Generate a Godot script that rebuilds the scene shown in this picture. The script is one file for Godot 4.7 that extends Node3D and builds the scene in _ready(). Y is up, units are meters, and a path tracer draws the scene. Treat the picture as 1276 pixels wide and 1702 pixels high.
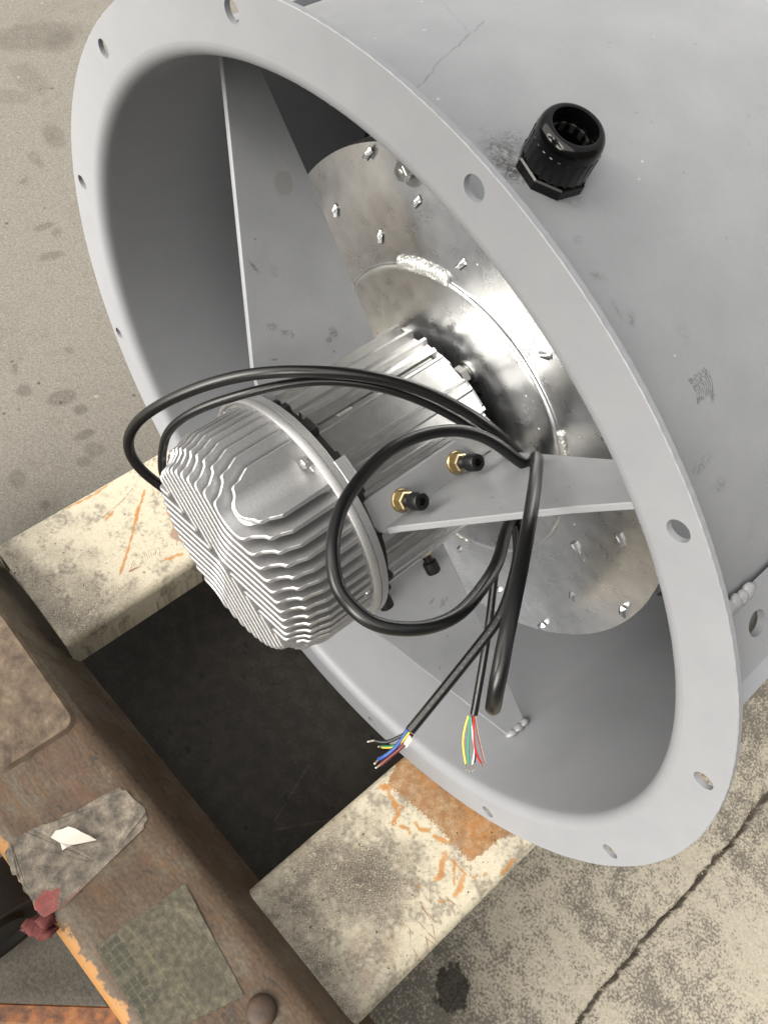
extends Node3D

const TILT := -0.18605          # the housing has rolled 10.66 degrees in its cradle of forks
const R_OUT := 0.35
const R_IN := 0.319
const R_DRUM := 0.3095
const R_SKIN := 0.3135
const FLOOR_Y := -0.47
const FORK_Y := -0.313
var rng := RandomNumberGenerator.new()
var used := {}
var noise_cache := {}

func V(x: float, y: float, z: float) -> Vector3:
	return Vector3(x, y, z)

# ------------------------------------------------------------------ scene tree helpers
func numbered(called: String, parent: Node) -> String:
	var key := str(parent.get_instance_id()) + "/" + called
	var n: int = used.get(key, 0)
	used[key] = n + 1
	return called if n == 0 else "%s_%03d" % [called, n]

func obj(called: String, mesh: Mesh, material: Material, parent: Node = null) -> MeshInstance3D:
	var o := MeshInstance3D.new()
	var p: Node = self if parent == null else parent
	o.name = numbered(called, p)
	o.mesh = mesh
	if material != null:
		o.material_override = material
	p.add_child(o, true)
	if p != self and p.get_parent() == self and p is Node3D and not (p is MeshInstance3D):
		o.position = -(p as Node3D).position
	return o

func thing(called: String, label: String, category: String, at: Vector3, group := "") -> Node3D:
	var o := Node3D.new()
	o.name = numbered(called, self)
	add_child(o, true)
	o.position = at
	o.set_meta("label", label)
	o.set_meta("category", category)
	if group != "":
		o.set_meta("group", group)
	return o

func struct(called: String, mesh: Mesh, material: Material, label := "") -> MeshInstance3D:
	var o := obj(called, mesh, material)
	o.set_meta("kind", "structure")
	if label != "":
		o.set_meta("label", label)
	return o

# ------------------------------------------------------------------ mesh helpers
func start() -> SurfaceTool:
	var st := SurfaceTool.new()
	st.begin(Mesh.PRIMITIVE_TRIANGLES)
	st.set_smooth_group(-1)
	return st

func finish(st: SurfaceTool) -> ArrayMesh:
	st.generate_normals()
	return st.commit()

func quad(st: SurfaceTool, a: Vector3, b: Vector3, c: Vector3, d: Vector3) -> void:
	for p in [a, b, c, a, c, d]:
		st.add_vertex(p)

func quad_uv(st: SurfaceTool, a: Vector3, b: Vector3, c: Vector3, d: Vector3, ua: Vector2, ub: Vector2, uc: Vector2, ud: Vector2) -> void:
	var ps := [a, b, c, a, c, d]
	var us := [ua, ub, uc, ua, uc, ud]
	for i in 6:
		st.set_uv(us[i])
		st.add_vertex(ps[i])

func tri(st: SurfaceTool, a: Vector3, b: Vector3, c: Vector3) -> void:
	for p in [a, b, c]:
		st.add_vertex(p)

# a profile of (radius, height) turned about an axis; the smoothing breaks at sharp corners
func lathe(st: SurfaceTool, prof: Array, n: int, t: Transform3D, g0 := 1) -> void:
	var g := g0
	for i in prof.size() - 1:
		var p: Vector2 = prof[i]
		var q: Vector2 = prof[i + 1]
		if i > 0:
			var w: Vector2 = prof[i - 1]
			if absf((p - w).angle_to(q - p)) > 0.7:
				g += 1
		st.set_smooth_group(g)
		for k in n:
			var a := TAU * k / n
			var b := TAU * (k + 1) / n
			var p0 := t * V(p.x * cos(a), p.x * sin(a), p.y)
			var p1 := t * V(p.x * cos(b), p.x * sin(b), p.y)
			var q0 := t * V(q.x * cos(a), q.x * sin(a), q.y)
			var q1 := t * V(q.x * cos(b), q.x * sin(b), q.y)
			if q.x < 1e-6:
				tri(st, p0, q0, p1)
			elif p.x < 1e-6:
				tri(st, p0, q0, q1)
			else:
				quad(st, p0, q0, q1, p1)
	st.set_smooth_group(-1)

# a flat outline given small chamfers and pushed along the local z axis of t
func plate(st: SurfaceTool, poly: Array, thick: float, bevel: float, t: Transform3D) -> void:
	var n := poly.size()
	var pk := PackedVector2Array(poly)
	var area := 0.0
	for i in n:
		area += pk[i].cross(pk[(i + 1) % n])
	var inset: Array = []
	var s := 1.0 if area > 0 else -1.0
	for i in n:
		var d0 := (pk[i] - pk[(i + n - 1) % n]).normalized()
		var d1 := (pk[(i + 1) % n] - pk[i]).normalized()
		var n0 := V2(-d0.y, d0.x) * s
		var n1 := V2(-d1.y, d1.x) * s
		var m := (n0 + n1).normalized()
		inset.append(pk[i] + m * (bevel / maxf(0.5, m.dot(n0))))
	var tris := Geometry2D.triangulate_polygon(PackedVector2Array(inset))
	for side in 2:
		var z := thick * 0.5 if side == 0 else -thick * 0.5
		for i in range(0, tris.size(), 3):
			var a: Vector2 = inset[tris[i]]
			var b: Vector2 = inset[tris[i + 1]]
			var c: Vector2 = inset[tris[i + 2]]
			if ((b - a).cross(c - a) > 0) == (side == 0):
				var w := b
				b = c
				c = w
			tri(st, t * V(a.x, a.y, z), t * V(b.x, b.y, z), t * V(c.x, c.y, z))
	var hz := thick * 0.5
	for i in n:
		var j := (i + 1) % n
		var a: Vector2 = pk[i]
		var b: Vector2 = pk[j]
		var c: Vector2 = inset[i]
		var d: Vector2 = inset[j]
		if s < 0:
			var w := a
			a = b
			b = w
			w = c
			c = d
			d = w
		quad(st, t * V(c.x, c.y, hz), t * V(d.x, d.y, hz), t * V(b.x, b.y, hz - bevel), t * V(a.x, a.y, hz - bevel))
		quad(st, t * V(a.x, a.y, hz - bevel), t * V(b.x, b.y, hz - bevel), t * V(b.x, b.y, -hz + bevel), t * V(a.x, a.y, -hz + bevel))
		quad(st, t * V(a.x, a.y, -hz + bevel), t * V(b.x, b.y, -hz + bevel), t * V(d.x, d.y, -hz), t * V(c.x, c.y, -hz))

func V2(x: float, y: float) -> Vector2:
	return Vector2(x, y)

func circle(r: float, n: int, turn := 0.0) -> Array:
	var out: Array = []
	for i in n:
		var a := turn + TAU * i / n
		out.append(V2(r * cos(a), r * sin(a)))
	return out

# an open outline pushed from z0 to z1, its sharp corners kept
func sweep_z(st: SurfaceTool, pts: Array, z0: float, z1: float, closed: bool) -> void:
	var n := pts.size()
	var g := 1
	for i in (n if closed else n - 1):
		var a: Vector2 = pts[i]
		var b: Vector2 = pts[(i + 1) % n]
		if i > 0:
			var w: Vector2 = pts[i - 1]
			if absf((a - w).angle_to(b - a)) > 0.45:
				g += 1
		st.set_smooth_group(g)
		quad(st, V(a.x, a.y, z1), V(b.x, b.y, z1), V(b.x, b.y, z0), V(a.x, a.y, z0))
	st.set_smooth_group(-1)

func smooth_path(pts: Array, per: int) -> Array:
	var out: Array = []
	for i in pts.size() - 1:
		var p0: Vector3 = pts[maxi(i - 1, 0)]
		var p1: Vector3 = pts[i]
		var p2: Vector3 = pts[i + 1]
		var p3: Vector3 = pts[mini(i + 2, pts.size() - 1)]
		for k in per:
			out.append(p1.cubic_interpolate(p2, p0, p3, float(k) / per))
	out.append(pts[pts.size() - 1])
	return out

func relax(pts: Array, times: int) -> Array:
	var a := pts.duplicate()
	for t in times:
		var b := a.duplicate()
		for i in range(1, a.size() - 1):
			b[i] = (a[i - 1] + a[i] * 2.0 + a[i + 1]) * 0.25
		a = b
	return a

func tube(st: SurfaceTool, path: Array, r: float, sides: int, r_end := -1.0, caps := true) -> void:
	var n := path.size()
	var up := V(0, 1, 0)
	var rings: Array = []
	var g := 40
	st.set_smooth_group(g)
	for i in n:
		var d: Vector3 = (path[mini(i + 1, n - 1)] - path[maxi(i - 1, 0)]).normalized()
		if absf(d.dot(up)) > 0.98 and i == 0:
			up = V(1, 0, 0)
		up = (up - d * d.dot(up)).normalized()
		var side := d.cross(up)
		var rr := r if r_end < 0 else lerpf(r, r_end, float(i) / (n - 1))
		var ring: Array = []
		for k in sides:
			var a := TAU * k / sides
			ring.append(path[i] + (up * cos(a) + side * sin(a)) * rr)
		rings.append(ring)
	for i in n - 1:
		for k in sides:
			var j := (k + 1) % sides
			var t0 := V2(float(k) / sides, i * 0.05)
			var t1 := V2(float(k + 1) / sides, i * 0.05)
			quad_uv(st, rings[i][k], rings[i][j], rings[i + 1][j], rings[i + 1][k], t0, t1, t1 + V2(0, 0.05), t0 + V2(0, 0.05))
	if caps:
		st.set_smooth_group(-1)
		for k in sides:
			var j := (k + 1) % sides
			st.set_uv(V2(0, 0))
			tri(st, path[0], rings[0][j], rings[0][k])
			tri(st, path[n - 1], rings[n - 1][k], rings[n - 1][j])

func blob(st: SurfaceTool, at: Vector3, axes: Basis, seedv: int, rough := 0.12, rows := 7, cols := 12) -> void:
	st.set_smooth_group(60 + seedv % 40)
	var pt := func(i: int, k: int) -> Vector3:
		var a := PI * i / rows
		var b := TAU * (k % cols) / cols
		var w := 1.0 + rough * sin(a * 3.0 + seedv * 1.7) * cos(b * 2.0 + seedv * 2.3) + rough * 0.6 * sin(b * 3.0 + a * 5.0 + seedv)
		return at + axes * (V(sin(a) * cos(b), sin(a) * sin(b), cos(a)) * w)
	for i in rows:
		for k in cols:
			if i == 0:
				tri(st, pt.call(0, 0), pt.call(1, k + 1), pt.call(1, k))
			elif i == rows - 1:
				tri(st, pt.call(i, k), pt.call(i, k + 1), pt.call(rows, 0))
			else:
				quad(st, pt.call(i, k), pt.call(i, k + 1), pt.call(i + 1, k + 1), pt.call(i + 1, k))

func box(st: SurfaceTool, lo: Vector3, hi: Vector3) -> void:
	var c := (lo + hi) * 0.5
	var s := (hi - lo) * 0.5
	var bev := minf(0.002, minf(s.x, minf(s.y, s.z)) * 0.3)
	plate(st, [V2(-s.x, -s.y), V2(s.x, -s.y), V2(s.x, s.y), V2(-s.x, s.y)], s.z * 2.0, bev, Transform3D(Basis(), c))

func along(x: Vector3, y: Vector3, z: Vector3, at: Vector3) -> Transform3D:
	return Transform3D(Basis(x.normalized(), y.normalized(), z.normalized()), at)

func facing(z: Vector3, at: Vector3) -> Transform3D:
	var zz := z.normalized()
	var x := zz.cross(V(0, 1, 0))
	if x.length() < 0.1:
		x = zz.cross(V(0, 0, 1))
	x = x.normalized()
	return Transform3D(Basis(x, zz.cross(x), zz), at)

# ------------------------------------------------------------------ textures and materials
func noise_bytes(seedv: int, freq: float, size: int, octaves := 3) -> PackedByteArray:
	var key := "%d/%f/%d/%d" % [seedv, freq, size, octaves]
	if not noise_cache.has(key):
		var n := FastNoiseLite.new()
		n.seed = seedv
		n.noise_type = FastNoiseLite.TYPE_SIMPLEX_SMOOTH
		n.frequency = freq
		n.fractal_octaves = octaves
		var im := n.get_seamless_image(size, size, false, false, 0.12, true)
		im.convert(Image.FORMAT_L8)
		noise_cache[key] = im.get_data()
	return noise_cache[key]

func noise_normal(seedv: int, freq: float, size: int, strength: float, octaves := 4) -> ImageTexture:
	var im := Image.create_from_data(size, size, false, Image.FORMAT_L8, noise_bytes(seedv, freq, size, octaves))
	im.bump_map_to_normal_map(strength)
	im.convert(Image.FORMAT_RGB8)
	return ImageTexture.create_from_image(im)

func noise_colour(seedv: int, freq: float, size: int, stops: Array, octaves := 4) -> ImageTexture:
	var g := Gradient.new()
	var offs := PackedFloat32Array()
	var cols := PackedColorArray()
	for s in stops:
		offs.append(s[0])
		cols.append(s[1])
	g.offsets = offs
	g.colors = cols
	var lut := PackedByteArray()
	for i in 256:
		var c := g.sample(i / 255.0)
		lut.append_array(PackedByteArray([int(c.r * 255), int(c.g * 255), int(c.b * 255)]))
	var src := noise_bytes(seedv, freq, size, octaves)
	var out := PackedByteArray()
	out.resize(size * size * 3)
	for i in size * size:
		var k := src[i] * 3
		out[i * 3] = lut[k]
		out[i * 3 + 1] = lut[k + 1]
		out[i * 3 + 2] = lut[k + 2]
	return ImageTexture.create_from_image(Image.create_from_data(size, size, false, Image.FORMAT_RGB8, out))

func lin(r: float, g: float, b: float) -> Color:
	return Color(r, g, b).linear_to_srgb()

func material(colour: Color, rough: float, metal := 0.0) -> StandardMaterial3D:
	var m := StandardMaterial3D.new()
	m.albedo_color = colour
	m.roughness = rough
	m.metallic = metal
	return m

func tri_planar(m: StandardMaterial3D, scale: float) -> StandardMaterial3D:
	m.uv1_triplanar = true
	m.uv1_scale = V(scale, scale, scale)
	return m

func with_normal(m: StandardMaterial3D, tex: Texture2D, amount: float) -> StandardMaterial3D:
	m.normal_enabled = true
	m.normal_texture = tex
	m.normal_scale = amount
	return m

# a pixel canvas with helpers for marks that have an outline of their own
class Canvas:
	var w: int
	var h: int
	var px: PackedByteArray
	var na: PackedByteArray
	var ns: int
	func _init(ww: int, hh: int, noise: PackedByteArray, size: int) -> void:
		w = ww
		h = hh
		na = noise
		ns = size
		px = PackedByteArray()
		px.resize(w * h * 3)
	func put(i: int, c: Color, a: float) -> void:
		var k := i * 3
		px[k] = int(lerpf(px[k], c.r * 255.0, a))
		px[k + 1] = int(lerpf(px[k + 1], c.g * 255.0, a))
		px[k + 2] = int(lerpf(px[k + 2], c.b * 255.0, a))
	func fill(c: Color) -> void:
		for i in w * h:
			put(i, c, 1.0)
	# a ragged spot: noise eats its rim
	func spot(cx: float, cy: float, rx: float, ry: float, turn: float, c: Color, a: float, ragged: float, grain := 0.0, edge := 6.0) -> void:
		var rr := maxf(rx, ry) * 1.6
		var co := cos(turn)
		var si := sin(turn)
		for y in range(maxi(0, int(cy - rr)), mini(h, int(cy + rr) + 1)):
			for x in range(maxi(0, int(cx - rr)), mini(w, int(cx + rr) + 1)):
				var dx := (x - cx) * co + (y - cy) * si
				var dy := -(x - cx) * si + (y - cy) * co
				var d := sqrt(dx * dx / (rx * rx) + dy * dy / (ry * ry))
				var nz := (na[(y % ns) * ns + (x % ns)] - 128) / 128.0
				var nf := (na[((y * 5) % ns) * ns + ((x * 5 + 77) % ns)] - 128) / 128.0
				var e := d + nz * ragged + nf * ragged * 0.5
				var k := clampf((1.0 - e) * edge, 0.0, 1.0)
				if grain > 0.0:
					var ng := (na[((y * 11 + 31) % ns) * ns + ((x * 11 + 9) % ns)] - 128) / 128.0
					k *= clampf(0.55 + (nf * 0.9 + ng * 0.9 + nz * 0.6) * grain * 1.6, 0.0, 1.0)
				if k > 0.0:
					put(y * w + x, c, k * a)
	func stroke(pts: Array, r: float, c: Color, a: float, ragged: float, grain := 0.0) -> void:
		for i in pts.size() - 1:
			var p: Vector2 = pts[i]
			var q: Vector2 = pts[i + 1]
			var n := maxi(1, int(p.distance_to(q) / maxf(1.0, r * 0.8)))
			for k in n:
				var t := p.lerp(q, float(k) / n)
				spot(t.x, t.y, r, r, 0.0, c, a, ragged, grain)
	func area(poly: PackedVector2Array, c: Color, a: float, ragged: float, grain := 0.0) -> void:
		var lo := poly[0]
		var hi := poly[0]
		for p in poly:
			lo = lo.min(p)
			hi = hi.max(p)
		for y in range(maxi(0, int(lo.y)), mini(h, int(hi.y) + 1)):
			for x in range(maxi(0, int(lo.x)), mini(w, int(hi.x) + 1)):
				var nz := (na[(y % ns) * ns + (x % ns)] - 128) / 128.0
				var nf := (na[((y * 5) % ns) * ns + ((x * 5 + 77) % ns)] - 128) / 128.0
				if Geometry2D.is_point_in_polygon(V2(x + nz * ragged, y + nf * ragged), poly):
					var k := 1.0
					if grain > 0.0:
						k = clampf(1.0 - grain * 0.5 + nz * grain + nf * grain, 0.0, 1.0)
					put(y * w + x, c, k * a)
	func V2(x: float, y: float) -> Vector2:
		return Vector2(x, y)
	func texture() -> ImageTexture:
		var im := Image.create_from_data(w, h, false, Image.FORMAT_RGB8, px)
		im.generate_mipmaps()
		return ImageTexture.create_from_image(im)

var M := {}

func make_materials() -> void:
	var fine := noise_normal(3, 0.12, 512, 1.6)
	var lumps := noise_normal(5, 0.03, 512, 3.0)
	var paint_tex := noise_colour(11, 0.018, 512, [[0.0, Color(0.486, 0.493, 0.510)], [0.45, Color(0.494, 0.501, 0.518)], [1.0, Color(0.502, 0.509, 0.524)]])
	var p := material(Color.WHITE, 0.5)
	p.albedo_texture = paint_tex
	with_normal(p, fine, 0.04)
	M.paint = tri_planar(p, 3.0)
	M.weld_paint = with_normal(material(Color(0.52, 0.525, 0.535), 0.4), lumps, 0.3)
	var cast := material(Color.WHITE, 0.45, 0.92)
	cast.albedo_texture = noise_colour(21, 0.05, 512, [[0.0, Color(0.66, 0.66, 0.665)], [1.0, Color(0.75, 0.75, 0.752)]])
	with_normal(cast, fine, 0.35)
	M.cast = tri_planar(cast, 16.0)
	var cast_base := cast.duplicate()
	cast_base.roughness = 0.5
	M.cast_base = cast_base
	var ext := material(Color.WHITE, 0.27, 0.97)
	ext.albedo_texture = noise_colour(22, 0.02, 512, [[0.0, Color(0.82, 0.82, 0.815)], [1.0, Color(0.90, 0.90, 0.895)]])
	with_normal(ext, fine, 0.1)
	M.extruded = tri_planar(ext, 9.0)
	var sheet := material(Color.WHITE, 0.33, 1.0)
	sheet.albedo_texture = noise_colour(23, 0.012, 1024, [[0.0, Color(0.82, 0.825, 0.835)], [0.5, Color(0.86, 0.865, 0.875)], [1.0, Color(0.90, 0.905, 0.91)]], 5)
	sheet.roughness_texture = noise_colour(24, 0.02, 512, [[0.0, Color(0.75, 0.75, 0.75)], [1.0, Color(1, 1, 1)]], 5)
	with_normal(sheet, fine, 0.05)
	M.sheet = tri_planar(sheet, 4.0)
	M.bright_weld = material(Color(0.84, 0.84, 0.83), 0.38, 0.85)
	M.zinc = tri_planar(with_normal(material(Color(0.66, 0.66, 0.65), 0.36, 1.0), fine, 0.1), 30.0)
	M.brass = tri_planar(with_normal(material(Color(0.72, 0.66, 0.52), 0.34, 1.0), fine, 0.15), 30.0)
	M.oxide = tri_planar(with_normal(material(Color(0.055, 0.055, 0.06), 0.42, 0.2), fine, 0.2), 30.0)
	M.hole = material(Color(0.02, 0.02, 0.02), 0.8)
	M.plastic = tri_planar(with_normal(material(Color(0.016, 0.016, 0.017), 0.14), fine, 0.03), 20.0)
	M.plastic.metallic_specular = 0.4
	M.rubber = tri_planar(with_normal(material(Color(0.055, 0.055, 0.058), 0.30), fine, 0.12), 60.0)
	M.flat_black = material(Color(0.05, 0.05, 0.05), 0.6)
	M.copper = material(Color(0.85, 0.80, 0.74), 0.3, 1.0)
	M.tyre = tri_planar(with_normal(material(Color(0.03, 0.029, 0.028), 0.75), fine, 0.4), 12.0)
	var rust := material(Color.WHITE, 0.7)
	rust.albedo_texture = noise_colour(31, 0.02, 512, [[0.0, Color(0.25, 0.18, 0.14)], [0.45, Color(0.44, 0.30, 0.21)], [0.7, Color(0.55, 0.35, 0.2)], [1.0, Color(0.52, 0.43, 0.35)]], 5)
	with_normal(rust, fine, 0.4)
	M.rust = tri_planar(rust, 6.0)
	var dark := material(Color.WHITE, 0.65)
	dark.albedo_texture = noise_colour(32, 0.03, 512, [[0.0, Color(0.16, 0.125, 0.10)], [1.0, Color(0.31, 0.23, 0.17)]], 5)
	M.dark_brown = tri_planar(dark, 5.0)

# ------------------------------------------------------------------ the fan
func rim_sector(st: SurfaceTool, a0: float, a1: float, r0: float, r1: float, rh: float, z0: float, z1: float) -> void:
	# one sector of the flange, pierced by a round hole in its middle
	var am := (a0 + a1) * 0.5
	var rm := 0.3366
	var hw := (a1 - a0) * 0.5 * rm
	var dirs: Array = []
	for k in 40:
		dirs.append(TAU * k / 40)
	for c in [V2(hw, r1 - rm), V2(-hw, r1 - rm), V2(hw, r0 - rm), V2(-hw, r0 - rm)]:
		dirs.append(fposmod(c.angle(), TAU))
	for k in 21:      # extra points along the two arcs keep the outline round
		var u := lerpf(-hw, hw, k / 20.0)
		dirs.append(fposmod(V2(u, r1 - rm).angle(), TAU))
		dirs.append(fposmod(V2(u, r0 - rm).angle(), TAU))
	dirs.sort()
	var inner: Array = []
	var outer: Array = []
	for d: float in dirs:
		var v := V2(cos(d), sin(d))
		var t := 1e9
		if absf(v.x) > 1e-9:
			t = minf(t, hw / absf(v.x))
		if v.y > 1e-9:
			t = minf(t, (r1 - rm) / v.y)
		if v.y < -1e-9:
			t = minf(t, (r0 - rm) / v.y)
		for e in [[rh, inner], [t, outer]]:
			var uv: Vector2 = v * (e[0] as float)
			var a: float = am - uv.x / rm
			var r: float = rm + uv.y
			(e[1] as Array).append(V2(r * cos(a), r * sin(a)))
	var n := dirs.size()
	for i in n:
		var j := (i + 1) % n
		if absf(dirs[j] - dirs[i]) < 1e-7:
			continue
		for z in [z0, z1]:
			quad(st, V(inner[i].x, inner[i].y, z), V(outer[i].x, outer[i].y, z), V(outer[j].x, outer[j].y, z), V(inner[j].x, inner[j].y, z))
		st.set_smooth_group(3)
		quad(st, V(inner[i].x, inner[i].y, z0), V(inner[j].x, inner[j].y, z0), V(inner[j].x, inner[j].y, z1), V(inner[i].x, inner[i].y, z1))
		st.set_smooth_group(-1)

func drum_paint() -> StandardMaterial3D:
	# u: angle 20..150 degrees, v: depth 0..0.40 m behind the flange
	var w := 1400
	var h := 760
	var c := Canvas.new(w, h, noise_bytes(41, 0.03, 512, 5), 512)
	var big := noise_bytes(42, 0.008, 512, 4)
	for y in h:
		for x in w:
			var b := big[(y % 512) * 512 + (x % 512)] / 255.0
			var f := c.na[((y * 3) % 512) * 512 + ((x * 3) % 512)] / 255.0
			var k := 0.500 + (b - 0.5) * 0.03 + (f - 0.5) * 0.012
			var i := (y * w + x) * 3
			c.px[i] = int((k - 0.008) * 255)
			c.px[i + 1] = int(k * 255)
			c.px[i + 2] = int((k + 0.014) * 255)
	var at := func(deg: float, z: float) -> Vector2:
		return V2((deg - 20.0) / 130.0 * w, -z / 0.40 * h)
	var smut := Color(0.15, 0.145, 0.145)
	for s in [[83.2, -0.049, 30, 16, 0.6], [82.0, -0.046, 26, 11, 0.55], [80.8, -0.0465, 22, 9, 0.5], [83.8, -0.058, 16, 20, 0.45], [77.2, -0.060, 16, 12, 0.5], [76.6, -0.066, 10, 14, 0.4], [81.4, -0.047, 10, 7, 0.7]]:
		var q: Vector2 = at.call(s[0], s[1])
		c.spot(q.x, q.y, s[2] * 1.2, s[3] * 1.2, rng.randf() * 3.0, smut, s[4] * 0.8, 0.55, 0.8, 1.6)
	# an inky fingerprint, its ridges drawn line by line
	var fp: Vector2 = at.call(56.2, -0.072)
	for k in 9:
		var o := (k - 4) * 3.0
		c.stroke([fp + V2(-13, o - 3), fp + V2(-4, o + 1), fp + V2(5, o + 1), fp + V2(13, o - 2)], 1.0, Color(0.20, 0.20, 0.20), 0.6, 0.7, 0.9)
	c.spot(fp.x - 16, fp.y + 6, 9, 4, 0.4, smut, 0.4, 0.6, 0.7, 2.0)
	for s in [[64.5, -0.05, 12, 7, 0.4], [66.0, -0.046, 16, 5, 0.4], [69.5, -0.047, 14, 8, 0.35], [50.0, -0.05, 26, 9, 0.35], [47.0, -0.06, 12, 16, 0.3], [73.0, -0.05, 8, 6, 0.3], [61.0, -0.075, 10, 22, 0.12]]:
		var q: Vector2 = at.call(s[0], s[1])
		c.spot(q.x, q.y, s[2] * 0.8, s[3] * 0.8, rng.randf() * 3.0, smut, s[4] * 0.7, 0.6, 0.9, 1.5)
	var crack: Array = []
	var last: Vector2 = at.call(93.0, -0.038)
	for k in 26:
		crack.append(last)
		last += V2(2.2 + rng.randf_range(-2.0, 3.0), 6.5)
	c.stroke(crack, 0.9, Color(0.36, 0.36, 0.37), 0.6, 0.4)
	var branch: Array = []
	last = crack[20]
	for k in 14:
		branch.append(last)
		last += V2(6.0 + rng.randf_range(-2.0, 3.0), 3.2)
	c.stroke(branch, 0.8, Color(0.42, 0.42, 0.43), 0.4, 0.4)
	for k in 60:
		var q := V2(rng.randf() * w, rng.randf() * h)
		c.spot(q.x, q.y, rng.randf_range(0.8, 2.2), rng.randf_range(0.8, 2.2), 0, Color(0.7, 0.7, 0.71) if k % 2 else Color(0.4, 0.4, 0.4), 0.7, 0.3)
	var m := material(Color.WHITE, 0.46)
	m.albedo_texture = c.texture()
	m.texture_repeat = false
	return with_normal(m, noise_normal(43, 0.1, 512, 1.0), 0.06)

func hex_prism(st: SurfaceTool, r: float, hgt: float, t: Transform3D, bevel := 0.0006) -> void:
	plate(st, circle(r, 6), hgt, bevel, t * Transform3D(Basis(), V(0, 0, hgt * 0.5)))

func socket_screw(arm: Node, at: Vector3, n: Vector3, turn: float) -> void:
	var f := facing(n, at) * Transform3D(Basis(V(0, 0, 1), turn), Vector3.ZERO)
	var st := start()
	lathe(st, [V2(0, 0), V2(0.0088, 0), V2(0.0088, 0.0012), V2(0.0080, 0.0022), V2(0, 0.0022)], 28, f)
	hex_prism(st, 0.0070, 0.0066, f * Transform3D(Basis(), V(0, 0, 0.002)), 0.0009)
	obj("flange_nut", finish(st), M.brass, arm)
	st = start()
	var pr: Array = [V2(0.0, 0.006), V2(0.0040, 0.006)]
	for k in 9:
		pr.append(V2(0.0041 if k % 2 else 0.0037, 0.0085 + k * 0.0008))
	pr.append_array([V2(0.0041, 0.0155), V2(0.0062, 0.0158), V2(0.0062, 0.0258), V2(0.0056, 0.0266), V2(0.0036, 0.0266)])
	lathe(st, pr, 28, f)
	# the hexagon socket sunk into the head
	var hx := circle(0.0031, 6)
	for i in 6:
		var a: Vector2 = hx[i]
		var b: Vector2 = hx[(i + 1) % 6]
		var m := (a + b).normalized() * 0.0036
		tri(st, f * V(a.x, a.y, 0.0266), f * V(m.x, m.y, 0.0266), f * V(b.x, b.y, 0.0266))
		var an := a.normalized() * 0.0036
		tri(st, f * V(a.x, a.y, 0.0266), f * V(an.x, an.y, 0.0266), f * V(m.x, m.y, 0.0266))
		var bn := b.normalized() * 0.0036
		tri(st, f * V(b.x, b.y, 0.0266), f * V(m.x, m.y, 0.0266), f * V(bn.x, bn.y, 0.0266))
		quad(st, f * V(a.x, a.y, 0.0266), f * V(b.x, b.y, 0.0266), f * V(b.x, b.y, 0.021), f * V(a.x, a.y, 0.021))
		tri(st, f * V(a.x, a.y, 0.021), f * V(b.x, b.y, 0.021), f * V(0, 0, 0.0205))
	# fine knurling round the head
	for k in 30:
		var a := TAU * k / 30
		var c := f * V(0.0061 * cos(a), 0.0061 * sin(a), 0.0205)
		plate(st, [V2(-0.0003, -0.0042), V2(0.0003, -0.0042), V2(0.0003, 0.0042), V2(-0.0003, 0.0042)], 0.0006, 0.0001, along(f.basis * V(-sin(a), cos(a), 0), f.basis * V(0, 0, 1), f.basis * V(cos(a), sin(a), 0), c))
	obj("socket_screw", finish(st), M.oxide, arm)

func bolt_head(parent: Node, at: Vector3, n: Vector3, r: float, turn: float, washer: float) -> void:
	var f := facing(n, at) * Transform3D(Basis(V(0, 0, 1), turn), Vector3.ZERO)
	if washer > 0.0:
		var sw := start()
		lathe(sw, [V2(washer * 0.5, 0.0022), V2(washer - 0.0005, 0.0022), V2(washer, 0.0017), V2(washer, 0)], 32, f)
		obj("washer", finish(sw), M.zinc, parent)
	var st := start()
	lathe(st, [V2(r * 0.86, 0.0022), V2(r * 0.86, 0.004)], 24, f)
	plate(st, circle(r, 6), r * 0.95, r * 0.1, f * Transform3D(Basis(), V(0, 0, 0.004 + r * 0.475)))
	lathe(st, [V2(r * 0.5, 0.004 + r * 0.95), V2(r * 0.42, 0.0043 + r * 0.95), V2(0, 0.0043 + r * 0.95)], 16, f)
	obj("hex_bolt", finish(st), M.zinc, parent)

func weld_bead(parent: Node, a: Vector3, b: Vector3, n: Vector3, count: int, r: float, mat: Material, called := "weld_bead") -> void:
	var st := start()
	var d := (b - a).normalized()
	var s := d.cross(n).normalized()
	for k in count:
		var p := a.lerp(b, (k + 0.5) / count) + s * rng.randf_range(-0.12, 0.12) * r
		var step := a.distance_to(b) / count
		blob(st, p, Basis(d * step * 0.85, s * r * rng.randf_range(0.85, 1.1), n * r * 0.55), k + int(r * 10000.0), 0.1, 8, 14)
	obj(called, finish(st), mat, parent)

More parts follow.
